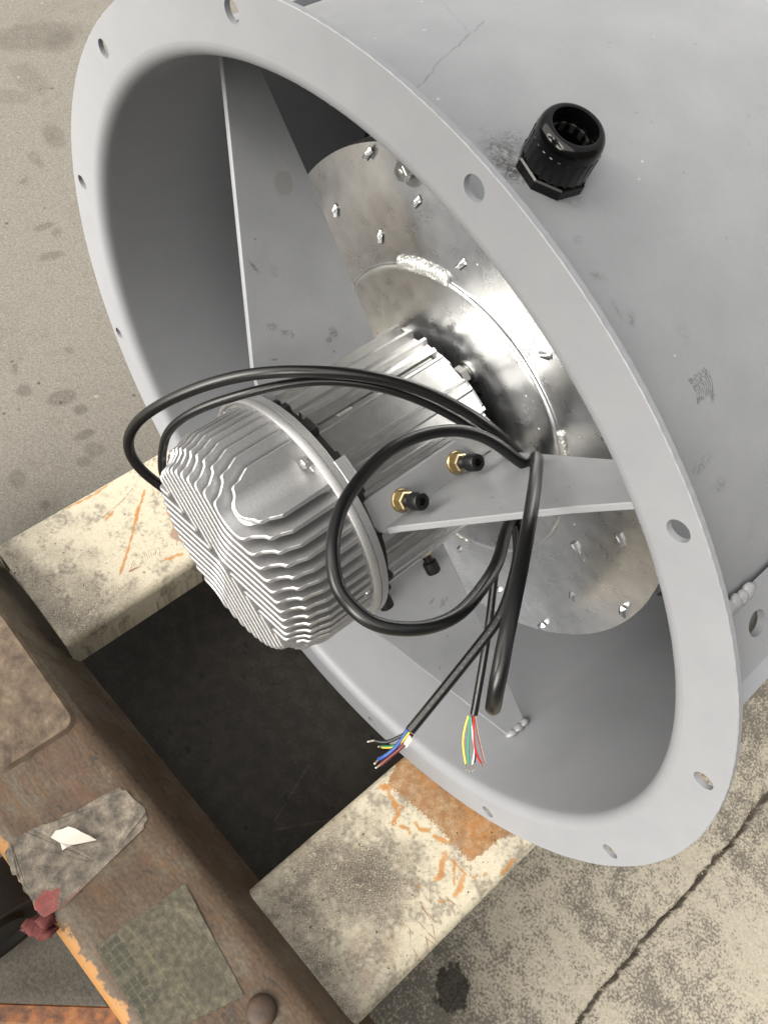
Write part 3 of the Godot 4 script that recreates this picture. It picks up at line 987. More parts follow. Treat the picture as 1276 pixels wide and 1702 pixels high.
func make_fan() -> void:
	var fan := thing("axial_fan", "grey axial fan with a wide round flange and a finned aluminium motor", "fan", V(0, -0.35, 0))
	var st := start()
	for k in 12:
		var a0 := TILT + deg_to_rad(-15.0 + 30.0 * k)
		rim_sector(st, a0, a0 + deg_to_rad(30.0), R_IN, R_OUT - 0.0004, 0.0062, 0.0, -0.0034)
	# outer rim, torch-cut and a little ragged
	for k in 1440:
		var e: Array = []
		for j in 2:
			var a := TAU * ((k + j) % 1440) / 1440.0
			var w := sin(a * 173.0 + 1.0) * 0.00007 + sin(a * 311.0) * 0.00007 + sin(a * 37.0) * 0.00004
			var co := cos(a)
			var si := sin(a)
			e.append([V(co * (R_OUT - 0.0004), si * (R_OUT - 0.0004), 0), V(co * (R_OUT + w), si * (R_OUT + w), -0.0004), V(co * (R_OUT + w), si * (R_OUT + w), -0.0034), V(co * (R_OUT - 0.0004), si * (R_OUT - 0.0004), -0.0034)])
		for q in 2:
			quad(st, e[0][q], e[0][q + 1], e[1][q + 1], e[1][q])
	# rounded lip turning into the drum
	var lip: Array = []
	for k in 9:
		var b := PI / 2 * k / 8.0
		lip.append(V2(R_IN - 0.0095 * sin(b), -0.0095 * (1.0 - cos(b))))
	lip.append(V2(R_DRUM, -0.014))
	lathe(st, lip, 240, Transform3D())
	obj("flange", finish(st), M.paint, fan)
	# the drum: inside skin, outside skin with its own marked paint
	st = start()
	var inside: Array = []
	for k in 25:
		inside.append(V2(R_DRUM, -0.014 - k * 0.0244))
	lathe(st, inside, 160, Transform3D())
	lathe(st, [V2(R_DRUM, -0.60), V2(0.345, -0.60), V2(0.345, -0.605), V2(R_DRUM, -0.605)], 160, Transform3D())
	var drum := obj("drum", finish(st), M.paint, fan)
	st = start()
	lathe(st, [V2(R_DRUM, -0.302), V2(0.12, -0.302), V2(0.0, -0.302)], 96, Transform3D())
	obj("added_black_plate", finish(st), M.flat_black, drum)  # black plate added to keep the drum dark behind the impeller
	st = start()
	st.set_smooth_group(1)
	for k in 180:
		for i in 24:
			var ps: Array = []
			var us: Array = []
			for c in [[0, 0], [0, 1], [1, 1], [1, 0]]:
				var a: float = TAU * (k + c[0]) / 180.0
				var z: float = -0.0034 - (i + c[1]) * 0.0248
				ps.append(V(R_SKIN * cos(a), R_SKIN * sin(a), z))
				us.append(V2((rad_to_deg(a) - 20.0) / 130.0, -z / 0.40))
			quad_uv(st, ps[0], ps[1], ps[2], ps[3], us[0], us[1], us[2], us[3])
	obj("outer_skin", finish(st), drum_paint(), drum)
	# stitch weld where drum and flange meet, behind
	st = start()
	for k in 260:
		var a := deg_to_rad(20.0 + k * 0.5)
		blob(st, V(cos(a), sin(a), 0) * (R_SKIN + 0.0006) + V(0, 0, -0.0046), Basis(V(-sin(a), cos(a), 0) * 0.0022, V(cos(a), sin(a), 0) * 0.0026, V(0, 0, 0.0026)), k, 0.15, 5, 8)
	obj("flange_weld", finish(st), M.weld_paint, drum)
	# mounting foot: a tangent plate with a turned-out lip
	st = start()
	var f0 := V(0.2585, 0.1845, 0)
	var f1 := V(0.2935, 0.148, 0)
	var fx := (f1 - f0).normalized()
	var fn := V(-fx.y, fx.x, 0)
	var flen := f0.distance_to(f1)
	var hole := circle(0.0078, 24)
	var zc := -0.062 - 0.012
	for seg in [[-0.012, -0.112], [-0.112, -0.262], [-0.262, -0.412]]:
		var zm: float = (seg[0] + seg[1]) * 0.5
		var hz: float = (seg[0] - seg[1]) * 0.5
		var corner := func(dv: Vector2) -> Vector2:
			var t := minf(flen * 0.5 / maxf(1e-6, absf(dv.x)), hz / maxf(1e-6, absf(dv.y)))
			return dv * t
		var ds: Array = []
		for k in 24:
			ds.append(TAU * k / 24)
		for c in [V2(1, 1), V2(1, -1), V2(-1, 1), V2(-1, -1)]:
			ds.append(fposmod(V2(c.x * flen * 0.5, c.y * hz).angle(), TAU))
		ds.sort()
		for i in ds.size():
			var d0 := V2(cos(ds[i]), sin(ds[i]))
			var j := (i + 1) % ds.size()
			var d1 := V2(cos(ds[j]), sin(ds[j]))
			var o0: Vector2 = corner.call(d0)
			var o1: Vector2 = corner.call(d1)
			var h0 := d0 * 0.0078
			var h1 := d1 * 0.0078
			for off in [0.0, -0.005]:
				var m: Vector3 = f0 + fx * flen * 0.5 + V(0, 0, zm) + fn * off
				quad(st, m + fx * h0.x + V(0, 0, h0.y), m + fx * o0.x + V(0, 0, o0.y), m + fx * o1.x + V(0, 0, o1.y), m + fx * h1.x + V(0, 0, h1.y))
			var mm := f0 + fx * flen * 0.5 + V(0, 0, zm)
			quad(st, mm + fx * h0.x + V(0, 0, h0.y), mm + fx * h1.x + V(0, 0, h1.y), mm + fx * h1.x + V(0, 0, h1.y) - fn * 0.005, mm + fx * h0.x + V(0, 0, h0.y) - fn * 0.005)
	box(st, V(f1.x - 0.001, f1.y - 0.005, -0.43), V(f1.x + 0.0075, f1.y + 0.0005, -0.012))
	var foot := obj("mounting_foot", finish(st), M.paint, fan)
	weld_bead(foot, V(0.2605, 0.1822, -0.040), V(0.2605, 0.1822, -0.064), V(0.8, 0.6, 0), 4, 0.0052, M.weld_paint)
	st = start()
	box(st, V(-0.268, 0.185, -0.43), V(-0.2535, 0.192, -0.012))
	box(st, V(-0.2745, 0.180, -0.43), V(-0.267, 0.20, -0.012))
	obj("mounting_foot", finish(st), M.paint, fan)
	# four arms that hold the motor
	support_arm(fan, 0, 141.0, false, 0.003)
	support_arm(fan, 1, 51.0, true, 0.0)
	support_arm(fan, 2, -39.0, true, 0.003)
	support_arm(fan, 3, 231.0, true, 0.003)
	impeller(fan)
	motor(fan)
	gland(fan)

# ------------------------------------------------------------------ the two loose cables
func print_on(cable: Node, path: Array, r: float, from: int, to: int, view: Vector3) -> void:
	# the faint white marking along the sheath
	var st := start()
	for i in range(from, to):
		if rng.randf() < 0.28:
			continue
		var p: Vector3 = path[i]
		var d: Vector3 = (path[i + 1] - path[i - 1]).normalized()
		var n := (view - p)
		n = (n - d * n.dot(d)).normalized()
		var s := d.cross(n)
		var len := (path[i + 1] as Vector3).distance_to(path[i]) * 0.62
		var hgt := r * rng.randf_range(0.25, 0.42)
		var q := p + n * (r + 0.00005) + s * rng.randf_range(-0.1, 0.1) * r
		for k in 3:
			var o := q + s * (k - 1) * hgt * 0.42
			if rng.randf() < 0.35 and k != 1:
				continue
			var w := len * rng.randf_range(0.3, 0.8) * 0.5
			quad(st, o - d * w - s * 0.00022, o + d * w - s * 0.00022, o + d * w + s * 0.00022, o - d * w + s * 0.00022)
	obj("printed_marking", finish(st), material(Color(0.27, 0.27, 0.27), 0.6), cable).set_meta("kind", "stuff")

func wire(cable: Node, called: String, pts: Array, r: float, colour: Color, stripe := Color(0, 0, 0, 0)) -> void:
	var body := pts.slice(0, pts.size() - 1)
	var path := relax(smooth_path(body, 10), 6)
	var st := start()
	tube(st, path, r, 12)
	var m := material(colour, 0.4)
	if stripe.a > 0.0:
		var im := Image.create(16, 16, false, Image.FORMAT_RGB8)
		im.fill(colour)
		im.fill_rect(Rect2i(0, 0, 7, 16), stripe)
		m.albedo_color = Color.WHITE
		m.albedo_texture = ImageTexture.create_from_image(im)
	var o := obj(called, finish(st), m, cable)
	st = start()
	var e: Vector3 = pts[pts.size() - 2]
	var f: Vector3 = pts[pts.size() - 1]
	tube(st, [e - (f - e) * 0.1, e.lerp(f, 0.5), f], r * 0.62, 10, r * 0.45)
	blob(st, f, Basis().scaled(V(1, 1, 1) * r * 0.62), 3, 0.1, 6, 8)
	obj("bare_tip", finish(st), M.copper, o)

func make_cables() -> void:
	var cam := V(0.2461, 0.5697, 0.2524)
	var P := [V(-0.079,-0.050,0.085), V(-0.088,-0.035,0.086), V(-0.097,-0.024,0.092), V(-0.106,-0.006,0.100), V(-0.112,0.017,0.103), V(-0.109,0.043,0.097), V(-0.094,0.073,0.083), V(-0.069,0.105,0.059), V(-0.043,0.126,0.034), V(-0.018,0.135,0.009), V(0.004,0.134,-0.018), V(0.026,0.126,-0.043), V(0.046,0.116,-0.061), V(0.065,0.105,-0.075), V(0.082,0.083,-0.093), V(0.099,0.042,-0.117), V(0.111,0.006,-0.123), V(0.116,0.015,-0.097), V(0.121,0.056,-0.065), V(0.132,0.080,-0.039), V(0.148,0.101,-0.009), V(0.158,0.118,0.021), V(0.164,0.132,0.048), V(0.162,0.140,0.069), V(0.154,0.144,0.085), V(0.142,0.147,0.097), V(0.129,0.150,0.101), V(0.115,0.151,0.100), V(0.101,0.153,0.092), V(0.088,0.152,0.080), V(0.076,0.150,0.063), V(0.066,0.146,0.038), V(0.060,0.141,0.011), V(0.061,0.135,-0.015), V(0.067,0.129,-0.037), V(0.076,0.122,-0.053), V(0.087,0.113,-0.065), V(0.100,0.099,-0.077), V(0.107,0.094,-0.084), V(0.110,0.114,-0.080), V(0.130,0.148,-0.044), V(0.148,0.167,-0.014), V(0.162,0.178,0.009), V(0.179,0.185,0.036), V(0.197,0.188,0.064), V(0.210,0.181,0.081), V(0.216,0.165,0.084), V(0.215,0.146,0.077), V(0.200,0.130,0.049), V(0.174,0.108,0.006), V(0.149,0.080,-0.039), V(0.125,0.048,-0.076), V(0.107,0.020,-0.100), V(0.113,0.009,-0.096), V(0.130,0.004,-0.084), V(0.144,-0.005,-0.066), V(0.157,-0.014,-0.044), V(0.162,-0.027,-0.020), V(0.168,-0.049,0.019), V(0.173,-0.067,0.053)]
	var S := [V(-0.074,-0.038,0.082), V(-0.079,-0.016,0.087), V(-0.083,0.006,0.093), V(-0.084,0.038,0.089), V(-0.080,0.063,0.082), V(-0.066,0.088,0.067), V(-0.046,0.109,0.046), V(-0.030,0.120,0.024), V(-0.014,0.125,0.002), V(0.007,0.123,-0.023), V(0.027,0.115,-0.044), V(0.048,0.104,-0.062), V(0.068,0.092,-0.076), V(0.083,0.068,-0.097), V(0.091,0.014,-0.126), V(0.099,-0.015,-0.119), V(0.102,-0.022,-0.107), V(0.117,-0.027,-0.084), V(0.137,-0.044,-0.064), V(0.160,-0.064,-0.041), V(0.192,-0.103,-0.008)]
	var c := thing("power_cable", "thick looped black cable ending in black, blue, brown and green-yellow wires", "cable", P[0])
	var path := relax(smooth_path(P, 8), 10)
	var st := start()
	tube(st, path, 0.0041, 20)
	obj("sheath", finish(st), M.rubber, c)
	print_on(c, path, 0.0041, path.size() - 24, path.size() - 3, cam)
	wire(c, "black_wire", [V(0.173,-0.067,0.053), V(0.170,-0.075,0.062), V(0.166,-0.082,0.069), V(0.159,-0.086,0.074), V(0.156,-0.091,0.077)], 0.0014, Color(0.03, 0.03, 0.03))
	wire(c, "green_yellow_wire", [V(0.173,-0.067,0.054), V(0.174,-0.077,0.063), V(0.171,-0.083,0.068), V(0.166,-0.088,0.072), V(0.164,-0.092,0.073)], 0.0014, Color(0.8, 0.66, 0.16), Color(0.08, 0.36, 0.18))
	wire(c, "blue_wire", [V(0.171,-0.067,0.054), V(0.174,-0.078,0.065), V(0.173,-0.087,0.075), V(0.171,-0.093,0.079), V(0.171,-0.099,0.082)], 0.0015, Color(0.09, 0.23, 0.48))
	wire(c, "brown_wire", [V(0.176,-0.068,0.054), V(0.177,-0.078,0.063), V(0.176,-0.086,0.071), V(0.175,-0.095,0.080), V(0.174,-0.100,0.083)], 0.0015, Color(0.33, 0.1, 0.09))
	# a scrap of clear film around the cut end
	st = start()
	for k in 8:
		var a := k / 8.0 * 2.4
		var b := (k + 1) / 8.0 * 2.4
		quad(st, V(0.1745 + 0.0048 * sin(a), -0.0690 + 0.0022 * cos(a), 0.056), V(0.1745 + 0.0048 * sin(b), -0.0690 + 0.0022 * cos(b), 0.056), V(0.1765 + 0.0040 * sin(b), -0.0740 + 0.002 * cos(b), 0.062), V(0.1765 + 0.0040 * sin(a), -0.0740 + 0.002 * cos(a), 0.062))
	var film := material(Color(0.85, 0.85, 0.8, 0.3), 0.15)
	film.transparency = BaseMaterial3D.TRANSPARENCY_ALPHA
	obj("film_scrap", finish(st), film, c)
	var s := thing("signal_cable", "thin black cable hanging straight beside the looped one, ending in six thin coloured wires", "cable", S[0])
	var sp := relax(smooth_path(S, 8), 10)
	st = start()
	tube(st, sp, 0.0032, 18)
	obj("sheath", finish(st), M.rubber, s)
	print_on(s, sp, 0.0032, sp.size() - 26, sp.size() - 2, cam)
	wire(s, "yellow_wire", [V(0.190,-0.104,-0.004), V(0.196,-0.113,0.004), V(0.204,-0.123,0.010), V(0.215,-0.132,0.015), V(0.219,-0.138,0.016)], 0.0008, Color(0.85, 0.75, 0.25))
	wire(s, "green_wire", [V(0.191,-0.104,-0.005), V(0.200,-0.114,0.002), V(0.208,-0.123,0.008), V(0.217,-0.132,0.013), V(0.221,-0.138,0.015)], 0.0008, Color(0.05, 0.52, 0.36))
	wire(s, "white_wire", [V(0.192,-0.104,-0.006), V(0.204,-0.115,0.001), V(0.212,-0.123,0.004), V(0.219,-0.132,0.011), V(0.223,-0.138,0.013)], 0.0008, Color(0.8, 0.8, 0.8))
	wire(s, "black_wire", [V(0.192,-0.103,-0.006), V(0.203,-0.114,0.000), V(0.214,-0.124,0.005), V(0.219,-0.131,0.009), V(0.223,-0.137,0.011)], 0.0008, Color(0.03, 0.03, 0.05))
	wire(s, "red_wire", [V(0.193,-0.103,-0.007), V(0.205,-0.115,0.001), V(0.215,-0.124,0.005), V(0.223,-0.131,0.005), V(0.227,-0.135,0.005)], 0.0008, Color(0.7, 0.06, 0.08))
	wire(s, "brown_white_wire", [V(0.193,-0.103,-0.008), V(0.205,-0.113,-0.003), V(0.215,-0.122,0.000), V(0.225,-0.130,0.003), V(0.229,-0.135,0.002)], 0.0008, Color(0.82, 0.8, 0.78), Color(0.4, 0.16, 0.1))

# ------------------------------------------------------------------ the pallet truck
func fork_paint(k: int, x0: float, z1: float) -> StandardMaterial3D:
	# u across 0.18 m from x0, v along 0.50 m from z1 away from the heel
	var w := 540
	var h := 1500
	var c := Canvas.new(w, h, noise_bytes(51 + k, 0.03, 512, 5), 512)
	var big := noise_bytes(53 + k, 0.010, 512, 4)
	var mid := noise_bytes(55 + k, 0.05, 512, 4)
	var cream := lin(0.70, 0.625, 0.455)
	var dust := lin(0.30, 0.265, 0.20)
	var dark_brown := lin(0.085, 0.066, 0.048)
	var brown := lin(0.21, 0.125, 0.075)
	for y in h:
		for x in w:
			var b := big[(y % 512) * 512 + (x % 512)] / 255.0
			var m := mid[(y % 512) * 512 + ((x + 200) % 512)] / 255.0
			var f := c.na[((y * 4) % 512) * 512 + ((x * 4) % 512)] / 255.0
			var soil := clampf((0.06 if k == 1 else -0.04) + (b - 0.50) * 1.3 + (m - 0.5) * 0.9 + (f - 0.5) * 0.7, 0.0, 0.62)
			var col := cream.lerp(dust, soil * 1.45)
			if m + f > 1.42:
				col = col.lerp(brown, 0.35)
			col = col * (0.92 + 0.16 * f)
			var i := (y * w + x) * 3
			c.px[i] = int(clampf(col.r, 0, 1) * 255)
			c.px[i + 1] = int(clampf(col.g, 0, 1) * 255)
			c.px[i + 2] = int(clampf(col.b, 0, 1) * 255)
	var at := func(x: float, z: float) -> Vector2:
		return V2((x - x0) / 0.18 * w, (z1 - z) / 0.50 * h)
	var orange := lin(0.55, 0.225, 0.055)
	var line := func(pts: Array, r: float, col: Color, a: float) -> void:
		var q: Array = []
		for p: Vector2 in pts:
			q.append(at.call(p.x, p.y))
		c.stroke(q, r * 0.85, col, a, 0.85, 0.22)
	# dirt blotches; those by the heel also have its shade painted in
	var blots: Array = [[-0.17, 0.16, 90, 110, 0.85], [-0.19, 0.19, 120, 70, 0.9], [-0.235, 0.185, 100, 60, 0.8], [-0.275, 0.19, 70, 50, 0.7], [-0.205, 0.15, 80, 60, 0.6], [-0.165, 0.12, 40, 60, 0.55], [-0.25, 0.15, 70, 40, 0.35], [-0.28, 0.12, 50, 30, 0.3], [-0.23, 0.125, 46, 36, 0.35], [-0.29, 0.15, 40, 40, 0.35], [-0.272, 0.082, 26, 14, 0.35], [-0.285, 0.07, 20, 12, 0.4]] if k == 0 else [[0.225, 0.095, 130, 80, 0.6], [0.20, 0.12, 120, 80, 0.5], [0.235, 0.105, 120, 90, 0.75], [0.20, 0.17, 130, 90, 0.9], [0.25, 0.185, 120, 60, 0.85], [0.18, 0.135, 90, 80, 0.8], [0.225, 0.125, 110, 80, 0.6], [0.215, 0.095, 110, 70, 0.55], [0.245, 0.085, 70, 50, 0.45], [0.19, 0.07, 50, 44, 0.35], [0.17, 0.10, 40, 80, 0.6], [0.29, 0.19, 60, 40, 0.8], [0.265, 0.125, 60, 60, 0.35], [0.23, 0.062, 80, 40, 0.5]]
	for s in blots:
		var e: Vector2 = at.call(s[0], s[1])
		c.spot(e.x, e.y, s[2] * 1.25, s[3] * 1.25, 0.4, dark_brown, minf(0.95, s[4] * 1.15), 0.45, 0.42, 1.1)
	if k == 0:
		line.call([V2(-0.265, 0.031), V2(-0.242, 0.056), V2(-0.214, 0.084), V2(-0.189, 0.112)], 5.5, orange, 0.95)
		line.call([V2(-0.252, 0.046), V2(-0.236, 0.062)], 9.0, orange, 0.95)
		line.call([V2(-0.224, 0.027), V2(-0.207, 0.029), V2(-0.197, 0.024)], 6.0, orange, 0.95)
		line.call([V2(-0.261, 0.094), V2(-0.267, 0.062), V2(-0.275, 0.04)], 2.5, lin(0.3, 0.19, 0.11), 0.7)
		line.call([V2(-0.298, 0.112), V2(-0.294, 0.085), V2(-0.297, 0.06)], 8.0, orange, 0.8)
		line.call([V2(-0.175, 0.063), V2(-0.171, 0.05), V2(-0.169, 0.043)], 8.0, orange, 0.9)
		line.call([V2(-0.186, 0.102), V2(-0.184, 0.088)], 4.5, lin(0.3, 0.14, 0.06), 0.9)
		line.call([V2(-0.262, 0.075), V2(-0.256, 0.088)], 7.0, orange, 0.75)
		line.call([V2(-0.23, 0.06), V2(-0.229, 0.058)], 5.0, orange, 0.9)
		for q in [[-0.193, 0.030, 42, 36]]:
			var e: Vector2 = at.call(q[0], q[1])
			c.spot(e.x, e.y, q[2], q[3], 0.0, lin(0.34, 0.22, 0.15), 0.8, 0.25)
		for n in 26:
			line.call([V2(-0.19 + rng.randf_range(-0.004, 0.004), 0.10 - n * 0.0022), V2(-0.186 + rng.randf_range(-0.003, 0.003), 0.102 - n * 0.0022)], 1.0, Color(0.2, 0.16, 0.12), 0.7)
	else:
		var poly := PackedVector2Array()
		for p in [V2(0.172, 0.031), V2(0.150, -0.001), V2(0.150, -0.06), V2(0.30, -0.06), V2(0.282, -0.020), V2(0.281, 0.012), V2(0.276, 0.017), V2(0.228, 0.020)]:
			poly.append(at.call(p.x, p.y))
		c.area(poly, lin(0.33, 0.16, 0.06), 0.95, 10.0, 0.35)  # orange brown area where the flange stands over the fork
		for s in [[0.195, -0.006, 40, 30, 0.85], [0.262, -0.012, 60, 46, 0.9], [0.24, -0.02, 50, 26, 0.8], [0.272, 0.008, 24, 30, 0.6]]:
			var e: Vector2 = at.call(s[0], s[1])
			c.spot(e.x, e.y, s[2], s[3], 0.5, orange, s[4], 0.8, 0.7)
		for s in [[[V2(0.170, 0.033), V2(0.189, 0.038), V2(0.200, 0.043), V2(0.204, 0.054)], 8.0], [[V2(0.189, 0.038), V2(0.197, 0.034), V2(0.2, 0.045)], 7.0], [[V2(0.168, 0.038), V2(0.176, 0.03)], 12.0], [[V2(0.218, 0.035), V2(0.224, 0.035), V2(0.232, 0.027)], 8.0], [[V2(0.21, 0.048), V2(0.216, 0.044), V2(0.222, 0.046)], 6.0], [[V2(0.238, 0.029), V2(0.255, 0.019)], 8.0], [[V2(0.258, 0.031), V2(0.262, 0.040), V2(0.268, 0.045), V2(0.269, 0.056)], 11.0], [[V2(0.266, 0.030), V2(0.286, 0.028)], 5.0], [[V2(0.284, 0.030), V2(0.288, 0.038), V2(0.291, 0.043), V2(0.29, 0.052)], 10.0], [[V2(0.27, 0.03), V2(0.284, 0.044)], 6.0], [[V2(0.297, 0.014), V2(0.299, 0.012)], 8.0], [[V2(0.291, 0.025), V2(0.293, 0.022)], 7.0], [[V2(0.308, 0.0), V2(0.307, -0.02)], 9.0], [[V2(0.285, 0.065), V2(0.289, 0.06)], 5.0], [[V2(0.262, 0.072), V2(0.264, 0.07)], 5.0]]:
			line.call(s[0], s[1], orange, 0.95)
		for n in 22:
			var p := V2(rng.randf_range(0.25, 0.30), rng.randf_range(0.05, 0.12))
			line.call([p, p + V2(rng.randf_range(0.008, 0.02), rng.randf_range(-0.006, 0.012))], rng.randf_range(0.8, 2.2), lin(0.3, 0.17, 0.09), 0.7)
		for s in [[0.197, 0.104, 22, 14], [0.27, 0.105, 12, 26], [0.187, 0.141, 14, 20], [0.23, 0.085, 60, 44], [0.21, 0.09, 50, 50]]:
			var e: Vector2 = at.call(s[0], s[1])
			c.spot(e.x, e.y, s[2] * 0.7, s[3] * 0.7, 0.6, lin(0.10, 0.085, 0.07), 0.6, 0.7, 0.9, 2.0)
		for s in [[0.285, 0.13, 40, 60], [0.265, 0.15, 44, 60], [0.29, 0.16, 36, 50]]:
			var e: Vector2 = at.call(s[0], s[1])
			c.spot(e.x, e.y, s[2], s[3], 0.6, lin(0.36, 0.24, 0.16), 0.7, 0.5, 0.5, 1.5)
	for n in 60:
		var e := V2(rng.randf() * w, rng.randf() * h * 0.6)
		c.spot(e.x, e.y, rng.randf_range(1, 4), rng.randf_range(1, 3), rng.randf() * 3.0, Color(0.16, 0.12, 0.09), 0.8, 0.6)
	var m := material(Color(0.845, 0.85, 0.87), 0.52)
	m.albedo_texture = c.texture()
	m.texture_repeat = false
	return with_normal(m, noise_normal(57, 0.06, 512, 2.0), 0.25)

func heel_paint() -> StandardMaterial3D:
	# u: x from -0.50 to 0.50, v: z from 0.37 to 0.17
	var w := 1500
	var h := 420
	var c := Canvas.new(w, h, noise_bytes(61, 0.03, 512, 5), 512)
	var big := noise_bytes(62, 0.012, 512, 4)
	var mid := noise_bytes(63, 0.05, 512, 4)
	var rusty := lin(0.15, 0.097, 0.058)
	var ash := lin(0.20, 0.165, 0.118)
	var orange := lin(0.26, 0.12, 0.04)
	var soot := lin(0.055, 0.047, 0.037)
	for y in h:
		for x in w:
			var b := big[(y % 512) * 512 + (x % 512)] / 255.0
			var m := mid[(y % 512) * 512 + ((x + 200) % 512)] / 255.0
			var f := c.na[((y * 4) % 512) * 512 + ((x * 4) % 512)] / 255.0
			var xx := x / float(w) - 0.5
			var col := rusty.lerp(ash, clampf((b - 0.5) * 3.0 + (f - 0.5) * 0.8 + (0.9 if xx < -0.052 else 0.0), 0.0, 1.0))
			if m * 0.7 + f * 0.5 > 0.72 and xx > -0.06:
				col = col.lerp(orange, 0.22)
			if b * 0.6 + m * 0.5 + f * 0.3 < 0.48:
				col = col.lerp(soot, 0.6)
			col = col * (0.88 + 0.24 * f)
			var i := (y * w + x) * 3
			c.px[i] = int(clampf(col.r, 0, 1) * 255)
			c.px[i + 1] = int(clampf(col.g, 0, 1) * 255)
			c.px[i + 2] = int(clampf(col.b, 0, 1) * 255)
	var at := func(x: float, z: float) -> Vector2:
		return V2((x + 0.5) * w, (0.37 - z) / 0.20 * h)
	# paint still bright along the outer edge
	var edge: Array = []
	for k in 26:
		var x := -0.08 + k * 0.014
		edge.append(at.call(x, 0.350 + rng.randf_range(-0.0015, 0.0015)))
	c.stroke(edge, 32.0, lin(0.62, 0.31, 0.085), 0.95, 0.35)
	for s in [[-0.03, 0.315, 40, 20], [0.0, 0.31, 24, 14], [-0.04, 0.24, 20, 9], [-0.02, 0.29, 34, 16], [0.02, 0.262, 30, 12], [0.09, 0.30, 26, 18], [0.10, 0.25, 30, 14]]:
		var e: Vector2 = at.call(s[0], s[1])
		c.spot(e.x, e.y, s[2], s[3], 0.4, orange, 0.6, 0.8, 0.7)
	for s in [[-0.035, 0.262, 70, 30], [0.01, 0.27, 40, 18]]:
		var e: Vector2 = at.call(s[0], s[1])
		c.spot(e.x, e.y, s[2], s[3], 0.2, lin(0.28, 0.14, 0.09), 0.5, 0.5, 0.3)
	var m := material(Color(0.72, 0.71, 0.70), 0.62)
	m.albedo_texture = c.texture()
	return with_normal(m, noise_normal(64, 0.05, 512, 2.5), 0.35)

func sticker_mesh(poly: Array, y: float, curl: Array) -> ArrayMesh:
	var st := start()
	var pk := PackedVector2Array(poly)
	var lo := pk[0]
	var hi := pk[0]
	for p in pk:
		lo = lo.min(p)
		hi = hi.max(p)
	var t := Geometry2D.triangulate_polygon(pk)
	for i in range(0, t.size(), 3):
		for side in 2:
			for k in ([0, 1, 2] if side == 0 else [2, 1, 0]):
				var p: Vector2 = pk[t[i + k]]
				st.set_uv((p - lo) / (hi - lo))
				st.add_vertex(V(p.x, y + (curl[t[i + k]] if curl.size() > 0 else 0.0) - side * 0.0003, p.y))
	for i in pk.size():
		var p := pk[i]
		var q := pk[(i + 1) % pk.size()]
		var cp: float = curl[i] if curl.size() > 0 else 0.0
		var cq: float = curl[(i + 1) % pk.size()] if curl.size() > 0 else 0.0
		st.set_uv((p - lo) / (hi - lo))
		quad(st, V(p.x, y + cp, p.y), V(q.x, y + cq, q.y), V(q.x, y + cq - 0.0006, q.y), V(p.x, y + cp - 0.0006, p.y))
	return finish(st)

func torn_label_paint() -> StandardMaterial3D:
	var c := Canvas.new(300, 420, noise_bytes(71, 0.03, 512, 5), 512)
	var mid := noise_bytes(72, 0.05, 512, 5)
	for y in 420:
		for x in 300:
			var m := mid[y * 512 + x] / 255.0
			var f := c.na[((y * 4) % 512) * 512 + ((x * 4) % 512)] / 255.0
			var g2 := c.na[((y / 2) % 512) * 512 + ((x / 2 + 60) % 512)] / 255.0
			var v := 0.45 + (m - 0.5) * 0.13 + (g2 - 0.5) * 0.34 + (f - 0.5) * 0.12
			var i := (y * 300 + x) * 3
			c.px[i] = int(clampf(v * 1.06, 0, 1) * 255)
			c.px[i + 1] = int(clampf(v * 0.97, 0, 1) * 255)
			c.px[i + 2] = int(clampf(v * 0.84, 0, 1) * 255)
	# red print along one side and in one corner
	c.stroke([V2(286, 120), V2(290, 260), V2(288, 400)], 9.0, Color(0.47, 0.30, 0.26), 0.6, 0.4, 0.6)
	c.area(PackedVector2Array([V2(205, 372), V2(240, 330), V2(300, 372), V2(292, 420), V2(230, 420)]), Color(0.62, 0.24, 0.23), 0.85, 8.0, 0.4)
	var m := material(Color(0.845, 0.85, 0.87), 0.6)
	m.albedo_texture = c.texture()
	return with_normal(m, noise_normal(73, 0.06, 512, 2.5), 0.4)

